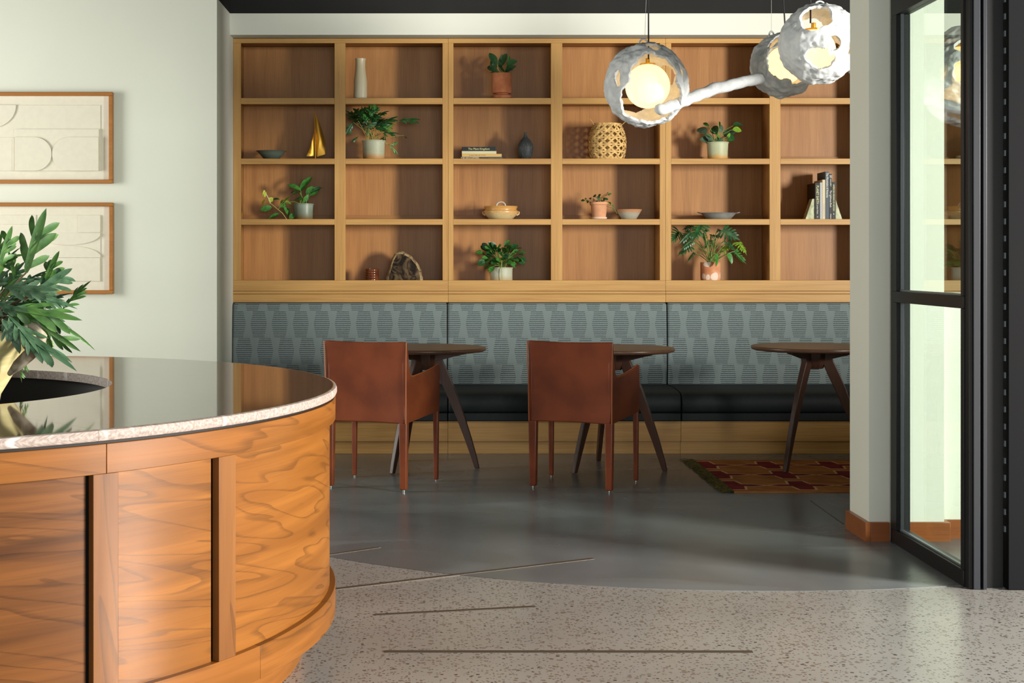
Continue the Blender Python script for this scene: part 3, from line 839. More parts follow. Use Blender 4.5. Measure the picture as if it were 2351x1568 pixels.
def cord_part(root, p0, p1, r, m, nm): obj(nm, MB().tube([p0, p1], r, 8), m, root, smooth=60)
def loop_part(root, c, w, h, ry=0.0):
    pts = [Vector((c[0] + w * math.cos(PI * i / 12) * math.cos(ry), c[1] + w * math.cos(PI * i / 12) * math.sin(ry), c[2] + h * math.sin(PI * i / 12))) for i in range(13)]
    obj('hanging_loop', MB().tube(pts, .005, 8), MT['lamp'], root, smooth=60)

Y1, Y2, Y3, Y4 = 8.10, 8.40, 7.40, 7.55
c1, c2_, c3, c4 = W(1484, 195, Y1), W(1797, 150, Y2), W(1880, 101, Y3), W(2218, 158, Y4)
R1, R2, R3, R4 = 96 * Y1 / FPX, 74 * Y2 / FPX, 91 * Y3 / FPX, 98 * Y4 / FPX
pa = thing('pendant_light', 'double white pierced plaster pendant light joined by a long arm', 'pendant light', c1)
L2 = c2_ - c1
shell_part(pa, (0, 0, 0), R1, [(.03, .02, .58, .66, 0.0, 1), (.16, .56, .62, .62, 0.0, 1), (-.30, .52, .46, .56, 0, 1), (.76, -.24, .12, .27, .35, 1), (-.80, -.10, .11, .24, .15, 1), (-.3, .3, .45, .4, 0, 0), (.62, -.3, .28, .3, 0, 0), (0.1, -.86, .18, .25, 0, 1)], 2.0)
globe_part(pa, (.01, .02, -.005), 51 * Y1 / FPX)
shell_part(pa, L2, R2, [(-.22, .03, .46, .52, 0.3, 1), (-.38, -.68, .34, .12, .7, 1), (.40, .46, .36, .26, .5, 1), (-.3, -.1, .5, .45, 0, 0), (.75, -.1, .25, .4, 0, 1)], 5.0, (1, 1, 1.0))
globe_part(pa, L2 + Vector((.01, .0, .0)), 43 * Y2 / FPX)
arm = [W(1508, 256, Y1 - .12) - c1, W(1560, 236, Y1 - .06) - c1, W(1640, 204, Y1 + .06) - c1, W(1735, 182, Y2 - .12) - c1, W(1757, 178, Y2 - .02) - c1]
obj('arm', lumpy_tube(arm, 13.5 * Y1 / FPX, 14, 3.0), MT['lamp'], pa, smooth=180)
zt = CEIL - c1.z
cord_part(pa, (.012, 0, R1 * .62), (.012, 0, zt), .0045, MT['cord'], 'power_cord')
cord_part(pa, (-.012, -.02, R1 * 1.06), (.045, -.02, zt), .0011, MT['wire'], 'suspension_wire')
loop_part(pa, (-.02, -.02, R1 * .99), .022, .022)
cord_part(pa, L2 + Vector((.02, 0, 43 * Y2 / FPX + .02)), L2 + Vector((-.085, 0, CEIL - c2_.z)), .0045, MT['cord'], 'power_cord')
cord_part(pa, L2 + Vector((-.066, 0, R2 * 1.0)), L2 + Vector((-.066, 0, CEIL - c2_.z)), .0011, MT['wire'], 'suspension_wire')
loop_part(pa, L2 + Vector((-.066, 0, R2 * .82)), .016, .045)
pb = thing('pendant_light', 'white pierced plaster pendant light partly hidden by the white pier', 'pendant light', c3)
L4 = c4 - c3
shell_part(pb, (0, 0, 0), R3, [(-.28, -.58, .40, .40, -.1, 1), (-.20, .47, .38, .28, -.18, 1), (.12, .11, .18, .19, 0, 1), (.74, -.10, .20, .52, -.2, 1), (-.1, -.55, .45, .3, 0, 0), (.55, .1, .3, .4, 0, 0), (-.75, .0, .2, .25, 0, 0)], 9.0, (1.0, 1, 1.02), )
globe_part(pb, (-.025, .01, -.035), 50 * Y3 / FPX)
shell_part(pb, L4, R4, [(-.20, -.50, .36, .22, .1, 1), (-.22, .18, .42, .30, -.1, 1), (.55, .1, .3, .5, 0, 1), (0, -.2, .5, .5, 0, 0)], 14.0)
globe_part(pb, L4 + Vector((-.02, 0, 0)), 52 * Y4 / FPX)
obj('arm', lumpy_tube([Vector((R3 * .72, .02, -R3 * .48)), Vector((R3 * 1.15, .03, -R3 * .66)), L4 * .5 + Vector((0, 0, -.05)), L4 + Vector((-R4 * .9, 0, -R4 * .2))], .036, 12, 6.0), MT['lamp'], pb, smooth=180)
zt = CEIL - c3.z
cord_part(pb, (-.043, 0, 50 * Y3 / FPX - .005), (-.043, 0, zt), .0045, MT['cord'], 'power_cord')
cord_part(pb, (.004, 0, R3 * 1.1), (.004, 0, zt), .0011, MT['wire'], 'suspension_wire')
loop_part(pb, (.004, 0, R3 * .98), .024, .020)
cord_part(pb, L4 + Vector((0, 0, 52 * Y4 / FPX)), L4 + Vector((0, 0, CEIL - c4.z)), .0045, MT['cord'], 'power_cord')

# ================================================================ LEAVES
def blade(mb, p0, d, up, L, w, n=7, prof='oval', curl=0.15, fold=0.12, mi=0):
    """one leaf blade strip added to mb"""
    d = d.normalized(); side = d.cross(up).normalized(); nrm = side.cross(d).normalized()
    v = []; 
    for i in range(n + 1):
        t = i / n
        if prof == 'oval': ww = math.sin(PI * min(1, .03 + t * .97)) ** .75 * (1.0 if t < .5 else 1.0)
        elif prof == 'obov': ww = (math.sin(PI * (t ** 1.35))) ** .7
        elif prof == 'lance': ww = math.sin(PI * (.06 + .94 * t) ** .75) ** .9
        elif prof == 'lobe': ww = (1 - t ** 6) * (.60 + .58 * t)
        elif prof == 'heart': ww = (1 - t) ** .6 * (t + .16) ** .25 * 1.35 if t < 1 else 0
        else: ww = 1 - t
        if i == n: ww = 0.02
        if i == 0: ww = max(.04, ww * .5)
        c = p0 + d * (L * t) - nrm * (curl * L * t * t)
        v += [c + side * (w * ww / 2) + nrm * (fold * w * ww), c, c - side * (w * ww / 2) + nrm * (fold * w * ww)]
    f = []
    for i in range(n):
        a = i * 3; f += [(a, a + 1, a + 4, a + 3), (a + 1, a + 2, a + 5, a + 4)]
    mb.add(v, f, mi)
X, Zu = Vector((1, 0, 0)), Vector((0, 0, 1))
def leaf_mesh(kind, seed=0, curl=0.2):
    rn = random.Random(seed); mb = MB()
    if kind in ('oval', 'obov', 'lance', 'heart'):
        blade(mb, Vector((0, 0, 0)), X, Zu, 1.0, 1.0, 9, kind, curl, 0.10)
    elif kind == 'frond':                                  # blue star fern: strap like lobes along a midrib
        def rib(t): return Vector((t, .02 * math.sin(t * 5 + seed), -curl * t * t))
        blade(mb, rib(0), X, Zu, 1.0, .17, 12, 'lobe', curl, .1)
        n = 4
        for k in range(n):
            t = .10 + .58 * k / n
            for s in (-1, 1):
                if rn.random() < .08: continue
                a = math.radians(rn.uniform(32, 52)); L = (.46 - .22 * abs(k / n - .35)) * rn.uniform(.8, 1.2)
                blade(mb, rib(t + rn.uniform(-.04, .04)), Vector((math.cos(a), s * math.sin(a), -.10 + rn.uniform(-.12, .12) - curl * t)), Zu, L, .125 * rn.uniform(.85, 1.3), 9, 'lobe', .3 * rn.uniform(.0, 1.4), .10)
    elif kind == 'split':                                  # lobed philodendron leaf
        blade(mb, Vector((0, 0, 0)), X, Zu, 1.0, .24, 10, 'lance', curl, .10)
        n = 6
        for k in range(n):
            t = -.02 + .74 * k / n
            for s in (-1, 1):
                a = math.radians(92 - 10 * k + rn.uniform(-7, 7)); L = (.50 - .045 * k) * rn.uniform(.85, 1.15)
                blade(mb, Vector((max(t, .02), s * .03, -curl * t * t)), Vector((math.cos(a), s * math.sin(a), .05 - curl * t)), Zu, L, .115, 6, 'lobe', .25, .08)
    return mb
LM = {}
def leaf_obj(kind, variant, mat, root, p0, p1, width, up=None, curl=0.2, roll=0.0, name='leaf'):
    key = (kind, variant, round(curl, 2), mat.name)
    if key not in LM:
        me = leaf_mesh(kind, variant, curl).mesh('leaf', 180); me.materials.append(mat); LM[key] = me
    p0, p1 = Vector(p0), Vector(p1); d = p1 - p0; L = d.length
    if L < 1e-5: return
    d.normalize(); up = Vector(up or (0, -.75, .65)); up = up - d * up.dot(d)
    if up.length < 1e-3: up = Vector((.3, -.5, .2)) - d * d.dot(Vector((.3, -.5, .2)))
    up.normalize(); 
    if roll: up = Matrix.Rotation(roll, 3, d) @ up
    sd = up.cross(d)
    o = bpy.data.objects.new(name, LM[key]); COL.objects.link(o); o.parent = root
    ws = width if kind in ('oval', 'obov', 'lance', 'heart') else L * width
    Mx = Matrix(((d.x * L, sd.x * ws, up.x * L, p0.x), (d.y * L, sd.y * ws, up.y * L, p0.y), (d.z * L, sd.z * ws, up.z * L, p0.z), (0, 0, 0, 1)))
    o.matrix_basis = Mx
    return o
def stem_obj(root, pts, r, mat, n=6):
    P = [Vector(p) for p in pts]
    if len(P) == 3:
        a, b, c = P; P = [a * (1 - t) ** 2 + b * 2 * t * (1 - t) + c * t * t for t in [i / 7 for i in range(8)]]
    return obj('stem', MB().tube(P, r, n), mat, root, smooth=60)
def leafmat(name, a, b, rough=0.38, vein=None):
    m = M(name, rough, 0.5); n = m.noise(scale=4, detail=3)
    c = m.mix(n.step(0.3, 0.7), a, b)
    if vein:
        x, y, z = m.xyz(); v = ((x * 9.0 + y.abs() * 7.0).frac() - 0.5).abs().step(.36, .46)
        c = m.mix(v * .6, c, vein)
    m.color(c); m.b.inputs['Subsurface Weight'].default_value = 0.0
    return m.m
GD = leafmat('leaf_deep_green', RGB(24, 62, 30), RGB(48, 96, 48))
GM = leafmat('leaf_mid_green', RGB(46, 100, 40), RGB(78, 138, 58))
GB = leafmat('leaf_bright_green', RGB(96, 140, 36), RGB(140, 176, 60))
GY = leafmat('leaf_lime', RGB(160, 176, 50), RGB(196, 206, 84))
GF = leafmat('leaf_fern_blue_green', RGB(48, 80, 52), RGB(82, 114, 84), 0.5)
GF2 = leafmat('leaf_fern_green', RGB(54, 92, 44), RGB(88, 128, 62), 0.45)
GV = leafmat('leaf_veined_green', RGB(22, 60, 34), RGB(34, 80, 44), 0.4, RGB(120, 160, 100))
STEM = plain('stem_green', RGB(110, 140, 62), 0.5); STEMY = plain('stem_yellow_green', RGB(168, 160, 84), 0.5); STEMD = plain('stem_brown', RGB(92, 74, 48), 0.6)
SOIL = plain('potting_soil', RGB(52, 40, 32), 0.95, 0.1, var=.3, scale=120, bump=.4)

# ================================================================ SHELF OBJECTS
YS = 10.13
ROW = [ZSH[0] + .0005, ZSH[1] + .0005, ZSH[2] + .0005, ZBOT - .0035]
S = FPX / YS
def at(px, row, Y=YS): return Vector((PX(px, Y), Y, ROW[row]))
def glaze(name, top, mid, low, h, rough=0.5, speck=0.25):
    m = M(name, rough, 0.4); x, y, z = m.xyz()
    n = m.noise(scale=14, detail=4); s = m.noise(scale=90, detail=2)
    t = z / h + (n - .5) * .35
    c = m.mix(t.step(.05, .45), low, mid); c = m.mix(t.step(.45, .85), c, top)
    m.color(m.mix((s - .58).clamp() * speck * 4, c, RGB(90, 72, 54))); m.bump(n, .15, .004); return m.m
def pot_prof(rb, rt, h, lip=0.004, th=0.005, flare=0.0):
    return [(.001, 0), (rb, 0), (rb + .002, .003), ((rb + rt) / 2 + flare, h * .5), (rt, h - .008), (rt + lip, h - .006), (rt + lip, h), (rt - th, h), (rt - th - .001, h - .014), (.001, h - .014)]
def pot_thing(name, label, px, row, wb, wt, h_px, mat, cat='plant', Y=YS, lip=.004, flare=0, group=None):
    s = FPX / Y; p = at(px, row, Y)
    h = PZ(h_px, Y) - ROW[row]
    t = thing(name, label, cat, p, 0, group)
    obj('pot', MB().lathe(pot_prof(wb / 2 / s, wt / 2 / s - lip, h, lip, .005, flare), 40), mat, t, smooth=45)
    obj('soil', MB().lathe([(.001, h - .013), (wt / 2 / s - .012, h - .013), (wt / 2 / s - .016, h - .009), (.001, h - .006)], 24), SOIL, t)
    return t, p, h

# --- top row: tall vase, prayer plant
p = at(827.5, 0); h = PZ(135, YS) - ROW[0]
wv = lambda a, z: 1 + .05 * mnoise.noise((math.cos(a) * 1.3, math.sin(a) * 1.3, z * 14)) + .02 * mnoise.noise((math.cos(a) * 4, math.sin(a) * 4, z * 40))
r = 1 / S
v = thing('vase', 'tall handmade cream ceramic vase on the top shelf', 'vase', p)
obj('vessel', MB().lathe([(.001, 0), (13.5 * r, 0), (15.4 * r, .004), (15.6 * r, .03), (15.0 * r, h * .3), (15.2 * r, h * .45), (13.0 * r, h * .62), (11.6 * r, h * .8), (11.2 * r, h * .93), (12.4 * r, h), (11.2 * r, h), (9.6 * r, h * .92), (9.5 * r, h * .4), (.001, h * .3)], 48, wob=wv), glaze('cream_stoneware', RGB(190, 180, 148), RGB(196, 188, 158), RGB(200, 194, 166), h, .35, .1), v, smooth=60)
terr = M('terracotta_matte', .85, .2); n_ = terr.noise(scale=14, detail=4); terr.color(terr.mix(n_.step(.3, .7), RGB(168, 100, 66), RGB(190, 122, 84))); terr = terr.m
t = thing('potted_plant', 'veined leaf plant in a straight terracotta pot on the top shelf', 'plant', at(1152.5, 0))
hp = PZ(169, YS) - ROW[0]
obj('pot', MB().lathe([(.001, .036), (15 * r, .036), (15 * r, .044), (21.5 * r, .047), (22 * r, .052), (22 * r, hp), (20 * r, hp), (19.5 * r, hp - .012), (.001, hp - .012)], 40), terr, t, smooth=40)
obj('saucer', MB().lathe([(.001, 0), (21.5 * r, 0), (22 * r, .002), (22 * r, .028), (18 * r, .031), (16 * r, .038), (.001, .038)], 40), terr, t, smooth=40)
obj('soil', MB().lathe([(.001, hp - .011), (19 * r, hp - .011), (.001, hp - .006)], 20), SOIL, t)
def leaves(root, base, lst, mat, stem_mat, Y=YS, soil=None, stem_r=.0022, kind='oval', spread=.05, curl=.2, seed=1):
    """lst: (base px, base py, tip px, tip py, width px[, material[, kind]])"""
    rn = random.Random(seed); s = FPX / Y
    for i, q in enumerate(lst):
        bx, by, tx, ty, w = q[:5]; mt = q[5] if len(q) > 5 and q[5] else mat; kd = q[6] if len(q) > 6 else kind
        dy0, dy1 = rn.uniform(-spread, spread), rn.uniform(-spread, spread)
        if len(q) > 7: dy0, dy1 = q[7]
        P0 = W(bx, by, Y + dy0) - base; P1 = W(tx, ty, Y + dy1) - base
        w3 = w / s if kd in ('oval', 'obov', 'lance', 'heart') else w
        leaf_obj(kd, i % 4, mt, root, P0, P1, w3, (rn.uniform(-.5, .5), -.8, .55), curl, rn.uniform(-.4, .4), 'leaf' if kd != 'frond' else 'frond')
        if stem_mat and soil is not None:
            s0 = Vector((rn.uniform(-.6, .6) * soil[0], rn.uniform(-.6, .6) * soil[0], soil[1]))
            mid = s0.lerp(P0, .55) + Vector((-(P0.x - s0.x) * .22, 0, abs(P0.z - s0.z) * .12))
            stem_obj(root, [s0, mid, P0], stem_r, stem_mat)
def c2m(x, y): return (1020 + x / 4.521, 60 + y / 4.521)
def L2P(fn, lst): return [fn(q[0], q[1]) + fn(q[2], q[3]) + tuple(q[4:]) for q in lst]
leaves(t, at(1152.5, 0), L2P(c2m, [(545, 410, 470, 262, 17), (560, 480, 432, 400, 15), (520, 470, 500, 330, 16), (590, 420, 640, 268, 17), (650, 400, 752, 352, 17), (655, 490, 678, 292, 8, GM), (600, 480, 575, 300, 14), (630, 480, 735, 400, 15), (570, 480, 470, 470, 13), (600, 470, 610, 410, 16, GD), (640, 470, 700, 440, 12)]), GV, STEM, soil=(.04, hp - .01), seed=3)

# --- second row
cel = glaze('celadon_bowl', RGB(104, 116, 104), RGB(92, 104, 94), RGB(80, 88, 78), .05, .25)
b = thing('bowl', 'shallow grey-green glazed bowl beside the brass sailboat', 'bowl', at(623, 1)); h = PZ(347, YS) - ROW[1]
obj('bowl_body', MB().lathe([(.001, 0), (14 * r, 0), (17 * r, .004), (26 * r, h * .6), (33 * r, h * .95), (36 * r, h), (33 * r, h - .002), (25 * r, h * .58), (14 * r, h * .25), (.001, h * .2)], 48), cel, b, smooth=50)
sb_ = thing('sailboat_figurine', 'polished brass sailboat sculpture on the second shelf', 'sculpture', at(726, 1)); hs_ = PZ(258, YS) - ROW[1]
def sail(pts, bulge, yo):
    """pts: outline polygon (x,z) -> thin curved sheet fan with thickness"""
    mb = MB(); n = len(pts); cx = sum(p[0] for p in pts) / n; cz = sum(p[1] for p in pts) / n
    for off in (0, .003):
        b0 = len(mb.v); mb.v.append((cx, yo - bulge + off, cz))
        for x_, z_ in pts: mb.v.append((x_, yo + off, z_))
        for x_, z_ in pts: mb.v.append(((x_ + cx) / 2, yo - bulge * .72 + off, (z_ + cz) / 2))
        for i in range(n):
            j = (i + 1) % n
            mb.f += [[b0 + 1 + i, b0 + 1 + j, b0 + 1 + n + j, b0 + 1 + n + i], [b0 + 1 + n + i, b0 + 1 + n + j, b0]]; mb.m += [0, 0]
    m_ = 1 + 2 * n
    for i in range(n): mb.f.append([1 + i, 1 + (i + 1) % n, m_ + 1 + (i + 1) % n, m_ + 1 + i]); mb.m.append(0)
    return mb
q = lambda x_, y_: ((520 + x_ / 4.521 - 726) * r, PZ(60 + y_ / 4.521, YS) - ROW[1])
obj('main_sail', sail([q(918, 898), q(950, 960), q(985, 1060), q(1015, 1160), q(1025, 1240), q(1022, 1330), q(945, 1355), q(935, 1355), q(925, 1150)], .018, 0.0), MT['brass'], sb_, smooth=50)
obj('jib_sail', sail([q(914, 1080), q(908, 1350), q(828, 1352), q(860, 1270), q(890, 1190)], .014, -.004), MT['brass'], sb_, smooth=50)
obj('mast', MB().tube([(q(922, 1360)[0], .004, .002), (q(918, 898)[0], .004, q(918, 898)[1])], .0028, 8), MT['brass'], sb_)
obj('hull', MB().prism([(q(812, 0)[0], -.012), (q(930, 0)[0], -.022), (q(1040, 0)[0], -.010), (q(1040, 0)[0], .010), (q(930, 0)[0], .022), (q(812, 0)[0], .012)], 'z', 0, .007), MT['brass'], sb_, bevel=.002)
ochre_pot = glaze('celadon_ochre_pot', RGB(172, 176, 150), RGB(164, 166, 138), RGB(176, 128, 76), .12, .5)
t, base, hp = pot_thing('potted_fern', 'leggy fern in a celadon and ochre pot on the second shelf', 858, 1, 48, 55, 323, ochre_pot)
def c5m(x, y): return (780 + x / 10.452, 220 + y / 10.452)
FR = [(760, 560, 870, 130, .9, GM), (700, 560, 700, 195, .9), (640, 520, 500, 240, .8), (560, 500, 290, 245, .8), (420, 560, 150, 310, .8), (850, 500, 1170, 320, .8), (960, 700, 1380, 440, .75), (900, 820, 1330, 630, .9, GM), (1000, 900, 1430, 850, .6), (620, 700, 790, 1000, .75, GM), (520, 420, 740, 580, .9, GM), (330, 640, 145, 930, .7), (600, 620, 300, 560, .7), (820, 420, 950, 710, .8), (1060, 880, 1160, 1120, .5), (1200, 1180, 1440, 1100, .4, GM), (1200, 1190, 1430, 1390, .5, GM), (1060, 980, 920, 1210, .5), (1440, 600, 1960, 500, .55), (1540, 950, 1650, 1010, .6), (480, 380, 380, 430, 1.0), (700, 800, 860, 540, .9), (900, 560, 1100, 560, .9), (450, 980, 280, 1090, .4)]
FR = [q[:4] + (q[4] * 1.2,) + q[5:] for q in FR]
FR += [(620, 600, 350, 300, 1.1), (660, 660, 460, 460, 1.1), (760, 600, 640, 300, 1.1, GM), (800, 700, 1060, 500, 1.0), (560, 560, 180, 420, .9), (720, 760, 520, 640, 1.0), (860, 800, 1240, 700, .8), (700, 620, 820, 240, 1.0), (640, 640, 560, 330, 1.0), (760, 640, 1010, 420, .9), (560, 640, 420, 380, .9), (700, 700, 600, 560, .9), (820, 760, 1180, 560, .8), (600, 760, 440, 600, .8), (760, 420, 960, 260, .9), (640, 380, 600, 240, .9, GM), (500, 600, 220, 480, .7), (860, 640, 900, 380, .9)]
leaves(t, base, L2P(c5m, FR), GD, None, kind='frond', spread=.06, curl=.18, seed=11)
rn = random.Random(4)
for q_ in FR[:20]:
    P0 = W(*c5m(q_[0], q_[1]), YS + rn.uniform(-.03, .03)) - base; s0 = Vector((rn.uniform(-.05, .05), rn.uniform(-.04, .04), hp - .01))
    stem_obj(t, [s0, s0.lerp(P0, .5) + Vector((0, 0, .02)), P0], .0016, STEMY)
def text_mesh(body, size, mat, align='CENTER'):
    cu = bpy.data.curves.new('t', 'FONT'); cu.body = body; cu.size = size; cu.extrude = .00012; cu.align_x = align; cu.align_y = 'CENTER'; cu.resolution_u = 2
    o = bpy.data.objects.new('t', cu); COL.objects.link(o); dg = bpy.context.evaluated_depsgraph_get()
    me = bpy.data.meshes.new_from_object(o.evaluated_get(dg)); bpy.data.objects.remove(o, do_unlink=True); me.materials.clear(); me.materials.append(mat); return me
PAGE = plain('book_pages', RGB(222, 212, 186), .9, .1)
INKW = plain('ink_white', RGB(232, 230, 216), .6); INKY = plain('ink_pale_yellow', RGB(220, 222, 160), .6); INKD = plain('ink_dark', RGB(70, 62, 48), .6); INKG = plain('ink_grey', RGB(150, 152, 150), .6)
def book_flat(label, x0, x1, y0, y1, col, texts, zb, depth=.21, jut=0.0, group='books lying in a stack beside the dark vase'):
    w = (x1 - x0) * r; h = (y1 - y0) * r
    t = thing('book', label, 'book', (PX((x0 + x1) / 2, YS), YS - .06 + jut, zb), 0, group); cm = plain('book_cloth', col, .55, .3)
    mb = MB().box(-w / 2, w / 2, 0, .004, 0, h); mb.box(-w / 2, w / 2, .004, depth, 0, .003); mb.box(-w / 2, w / 2, .004, depth, h - .003, h)
    obj('cover', mb, cm, t, bevel=.001)
    obj('pages', MB().box(-w / 2 + .004, w / 2 - .004, .004, depth - .005, .003, h - .003), PAGE, t)
    for body, cx, size, mt in texts:
        o = bpy.data.objects.new('spine_title', text_mesh(body, size, mt)); COL.objects.link(o); o.parent = t; o.location = ((cx - (x0 + x1) / 2) * r, -.0002, h * .5); o.rotation_euler = (PI / 2, 0, 0)
    return h
z = ROW[1]
z += book_flat('slate book at the bottom of the flat stack', 1061.5, 1153, 358.3, 363.5, RGB(66, 76, 84), [('THE HELICOPTERS', 1078.5, .0155, INKW), ('EXPLORERS AND THEIR MACHINES', 1137, .006, INKG)], z) + .0003
z += book_flat('yellow book second from the bottom of the flat stack', 1060, 1151, 351.3, 358.3, RGB(214, 176, 104), [('A MATTER OF STYLE', 1095.5, .0125, INKD)], z, jut=.004) + .0003
z += book_flat('cream book third from the bottom of the flat stack', 1060, 1139, 345, 351.3, RGB(212, 206, 168), [], z, jut=.006) + .0003
z += book_flat('dark navy book on top of the flat stack', 1060.5, 1137, 335.5, 345, RGB(34, 42, 46), [('The Plant Kingdom', 1099, .0195, INKY)], z, jut=.008)
gv = M('dark_grey_stoneware', .55, .3); n_ = gv.noise(scale=110, detail=3); gv.color(gv.mix((n_ - .55).clamp() * 2.0, RGB(52, 56, 56), RGB(120, 126, 124))); gv.bump(n_, .2, .003)
v = thing('bottle_vase', 'small dark grey bud vase with a narrow neck', 'vase', at(1206.5, 1)); h = PZ(304, YS) - ROW[1]
obj('vessel', MB().lathe([(.001, 0), (10 * r, 0), (11.5 * r, .003), (16 * r, h * .22), (18.2 * r, h * .42), (17.2 * r, h * .55), (12 * r, h * .70), (6.5 * r, h * .79), (3.6 * r, h * .86), (3.0 * r, h * .94), (3.6 * r, h), (2.2 * r, h), (2 * r, h * .8), (.001, h * .7)], 40), gv.m, v, smooth=60)
# woven basket
bk = thing('woven_basket', 'round basket of open woven straw with loose handle ends', 'basket', at(1394, 1, 10.17)); h = PZ(285, 10.17) - ROW[1]; rb = FPX / 10.17
def brad(z_): 
    q = z_ / h; return (34 + 9 * math.sin(PI * min(1, .12 + q * .80)) ** 1.0 - 6 * q ** 4) / rb
straw = plain('dry_straw', RGB(206, 170, 108), .7, .2, var=.28, scale=40)
mb = MB()
def ribbon(fn, n, w, th=.0016):
    pts = [fn(i / n) for i in range(n + 1)]; v = []; f = []
    for i in range(n + 1):
        p_, o_ = pts[i]; tg = (pts[min(i + 1, n)][0] - pts[max(i - 1, 0)][0]).normalized(); sd = tg.cross(o_).normalized() * w / 2
        v += [p_ - sd, p_ + sd, p_ + sd + o_ * th, p_ - sd + o_ * th]
    for i in range(n):
        a = i * 4
        for k in range(4): f.append((a + k, a + (k + 1) % 4, a + 4 + (k + 1) % 4, a + 4 + k))
    mb.add(v, f)
NB = 15
for s in (-1, 1):
    for k in range(NB):
        def fn(t, s=s, k=k):
            z_ = h * (.015 + .97 * t); a = 2 * PI * k / NB + s * t * 2.1; o_ = Vector((math.cos(a), math.sin(a), 0))
            return Vector((math.cos(a), math.sin(a), 0)) * (brad(z_) + .0025 * math.sin(t * NB * 2.1 * 2 + (0 if s > 0 else PI) + k * PI)) + Vector((0, 0, z_)), o_
        ribbon(fn, 40, .0135)
for j in range(6):
    z_ = h * (.02 + .96 * j / 5)
    def fn(t, z_=z_, j=j):
        a = 2 * PI * t; o_ = Vector((math.cos(a), math.sin(a), 0)); return o_ * (brad(z_) + .002 * math.sin(a * NB + j)) + Vector((0, 0, z_)), o_
    ribbon(fn, 60, .011 if 0 < j < 5 else .014, .003)
obj('weave', mb, straw, bk, smooth=40)
obj('basket_base', MB().lathe([(.001, 0), (brad(0) - .002, 0), (brad(0) - .002, .004), (.001, .004)], 32), straw, bk)
for s, dx, dz in ((-1, -.036, .036), (1, .040, .016)):
    obj('handle_end', MB().tube([(s * .098, -.05, h - .01), (s * .098 + dx * .5, -.05, h + dz * .55), (s * .098 + dx, -.05, h + dz)], .0025, 6), straw, bk)
t, base, hp = pot_thing('potted_plant', 'round dark leaved plant in a sage and ochre pot on the second shelf', 1647.5, 1, 44, 51, 327, glaze('sage_ochre_pot', RGB(178, 184, 148), RGB(176, 180, 142), RGB(196, 150, 80), .11, .5))
def c5a(x, y): return (1520 + x / 3.336, 230 + y / 3.336)
leaves(t, base, L2P(c5a, [(340, 255, 268, 205, 22), (395, 325, 305, 290, 24), (420, 260, 385, 190, 21, GV), (360, 200, 310, 168, 8, GM), (440, 215, 441, 150, 4, GM), (440, 250, 462, 185, 12), (480, 280, 505, 225, 16), (500, 265, 570, 232, 14), (500, 310, 562, 262, 18, GD), (540, 225, 612, 228, 17, GB), (545, 195, 622, 175, 18, GV), (470, 318, 405, 290, 16), (440, 300, 400, 235, 10, GM), (500, 290, 520, 255, 7, GB), (390, 315, 330, 250, 14)]), leafmat('leaf_grey_green', RGB(58, 84, 62), RGB(86, 112, 86), .45), STEM, soil=(.05, hp - .01), seed=8, spread=.045)

# --- third row
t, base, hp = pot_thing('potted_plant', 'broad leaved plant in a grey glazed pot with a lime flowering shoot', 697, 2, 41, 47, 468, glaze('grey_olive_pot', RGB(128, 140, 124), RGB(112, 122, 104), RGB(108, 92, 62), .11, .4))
def c3m(x, y): return (520 + x / 4.521, 370 + y / 4.521)
leaves(t, base, L2P(c3m, [(770, 310, 872, 148, 18), (770, 305, 632, 226, 14), (870, 355, 965, 262, 17), (830, 340, 890, 265, 13), (780, 400, 705, 380, 15), (800, 430, 850, 350, 11), (760, 330, 660, 310, 7, GD), (790, 420, 812, 390, 6, GB), (860, 340, 985, 265, 6, GD)]), GM, STEM, soil=(.045, hp - .01), seed=6, spread=.03)
leaves(t, base, L2P(c3m, [(470, 480, 345, 500, 15, GM), (560, 545, 415, 600, 12, GM), (600, 430, 660, 350, 8, GB), (605, 420, 685, 440, 9, GB), (600, 500, 575, 410, 14), (650, 560, 610, 480, 14), (655, 600, 715, 540, 13, GM), (600, 405, 548, 425, 6, GB), (480, 400, 545, 385, 7, GD), (690, 350, 715, 315, 6, GM), (440, 420, 480, 380, 12, GY), (405, 400, 355, 455, 10, GY), (395, 375, 395, 305, 10, GY), (415, 310, 385, 330, 6, GY), (680, 470, 640, 500, 9, GM)]), GM, None, seed=7, spread=.03)
def shoot(pts, rr, mt): stem_obj(t, [W(*c3m(*q_), YS - .02) - base for q_ in pts], rr, mt)
shoot([(780, 445), (700, 420), (600, 430), (560, 480)], .0025, STEM); shoot([(460, 440), (520, 490), (580, 540), (625, 605)], .0032, STEMY); shoot([(605, 420), (600, 470)], .002, STEM); shoot([(410, 340), (440, 390), (455, 440)], .003, plain('pale_spadix', RGB(222, 214, 180), .5))
shoot([(540, 500), (560, 440), (600, 410)], .002, STEM)
cas = M('speckled_ochre_stoneware', .3, .5); x_, y_, z_ = cas.xyz(); n_ = cas.noise(scale=130, detail=2); bn = cas.noise(scale=16, detail=3)
cc = cas.mix(((z_ * 18.0) + (bn - .5) * .7).step(.2, 1.3), RGB(204, 186, 138), RGB(196, 146, 80)); cas.color(cas.mix((n_ - .60).clamp() * 4.0, cc, RGB(110, 76, 40))); cas = cas.m
cd = thing('casserole_dish', 'speckled cream lidded casserole with a strap handle', 'dish', at(1150, 2)); 
obj('dish_body', MB().lathe([(.001, 0), (24 * r, 0), (27 * r, .004), (37 * r, .034), (39 * r, .050), (38.5 * r, .062), (37 * r, .066), (.001, .066)], 48), cas, cd, smooth=50)
for s in (-1, 1):
    obj('lug', MB().tube([(s * 36 * r, 0, .030), (s * 41 * r, 0, .040), (s * 42 * r, 0, .052), (s * 38 * r, 0, .056)], [.006, .007, .006, .004], 8), cas, cd, smooth=60)
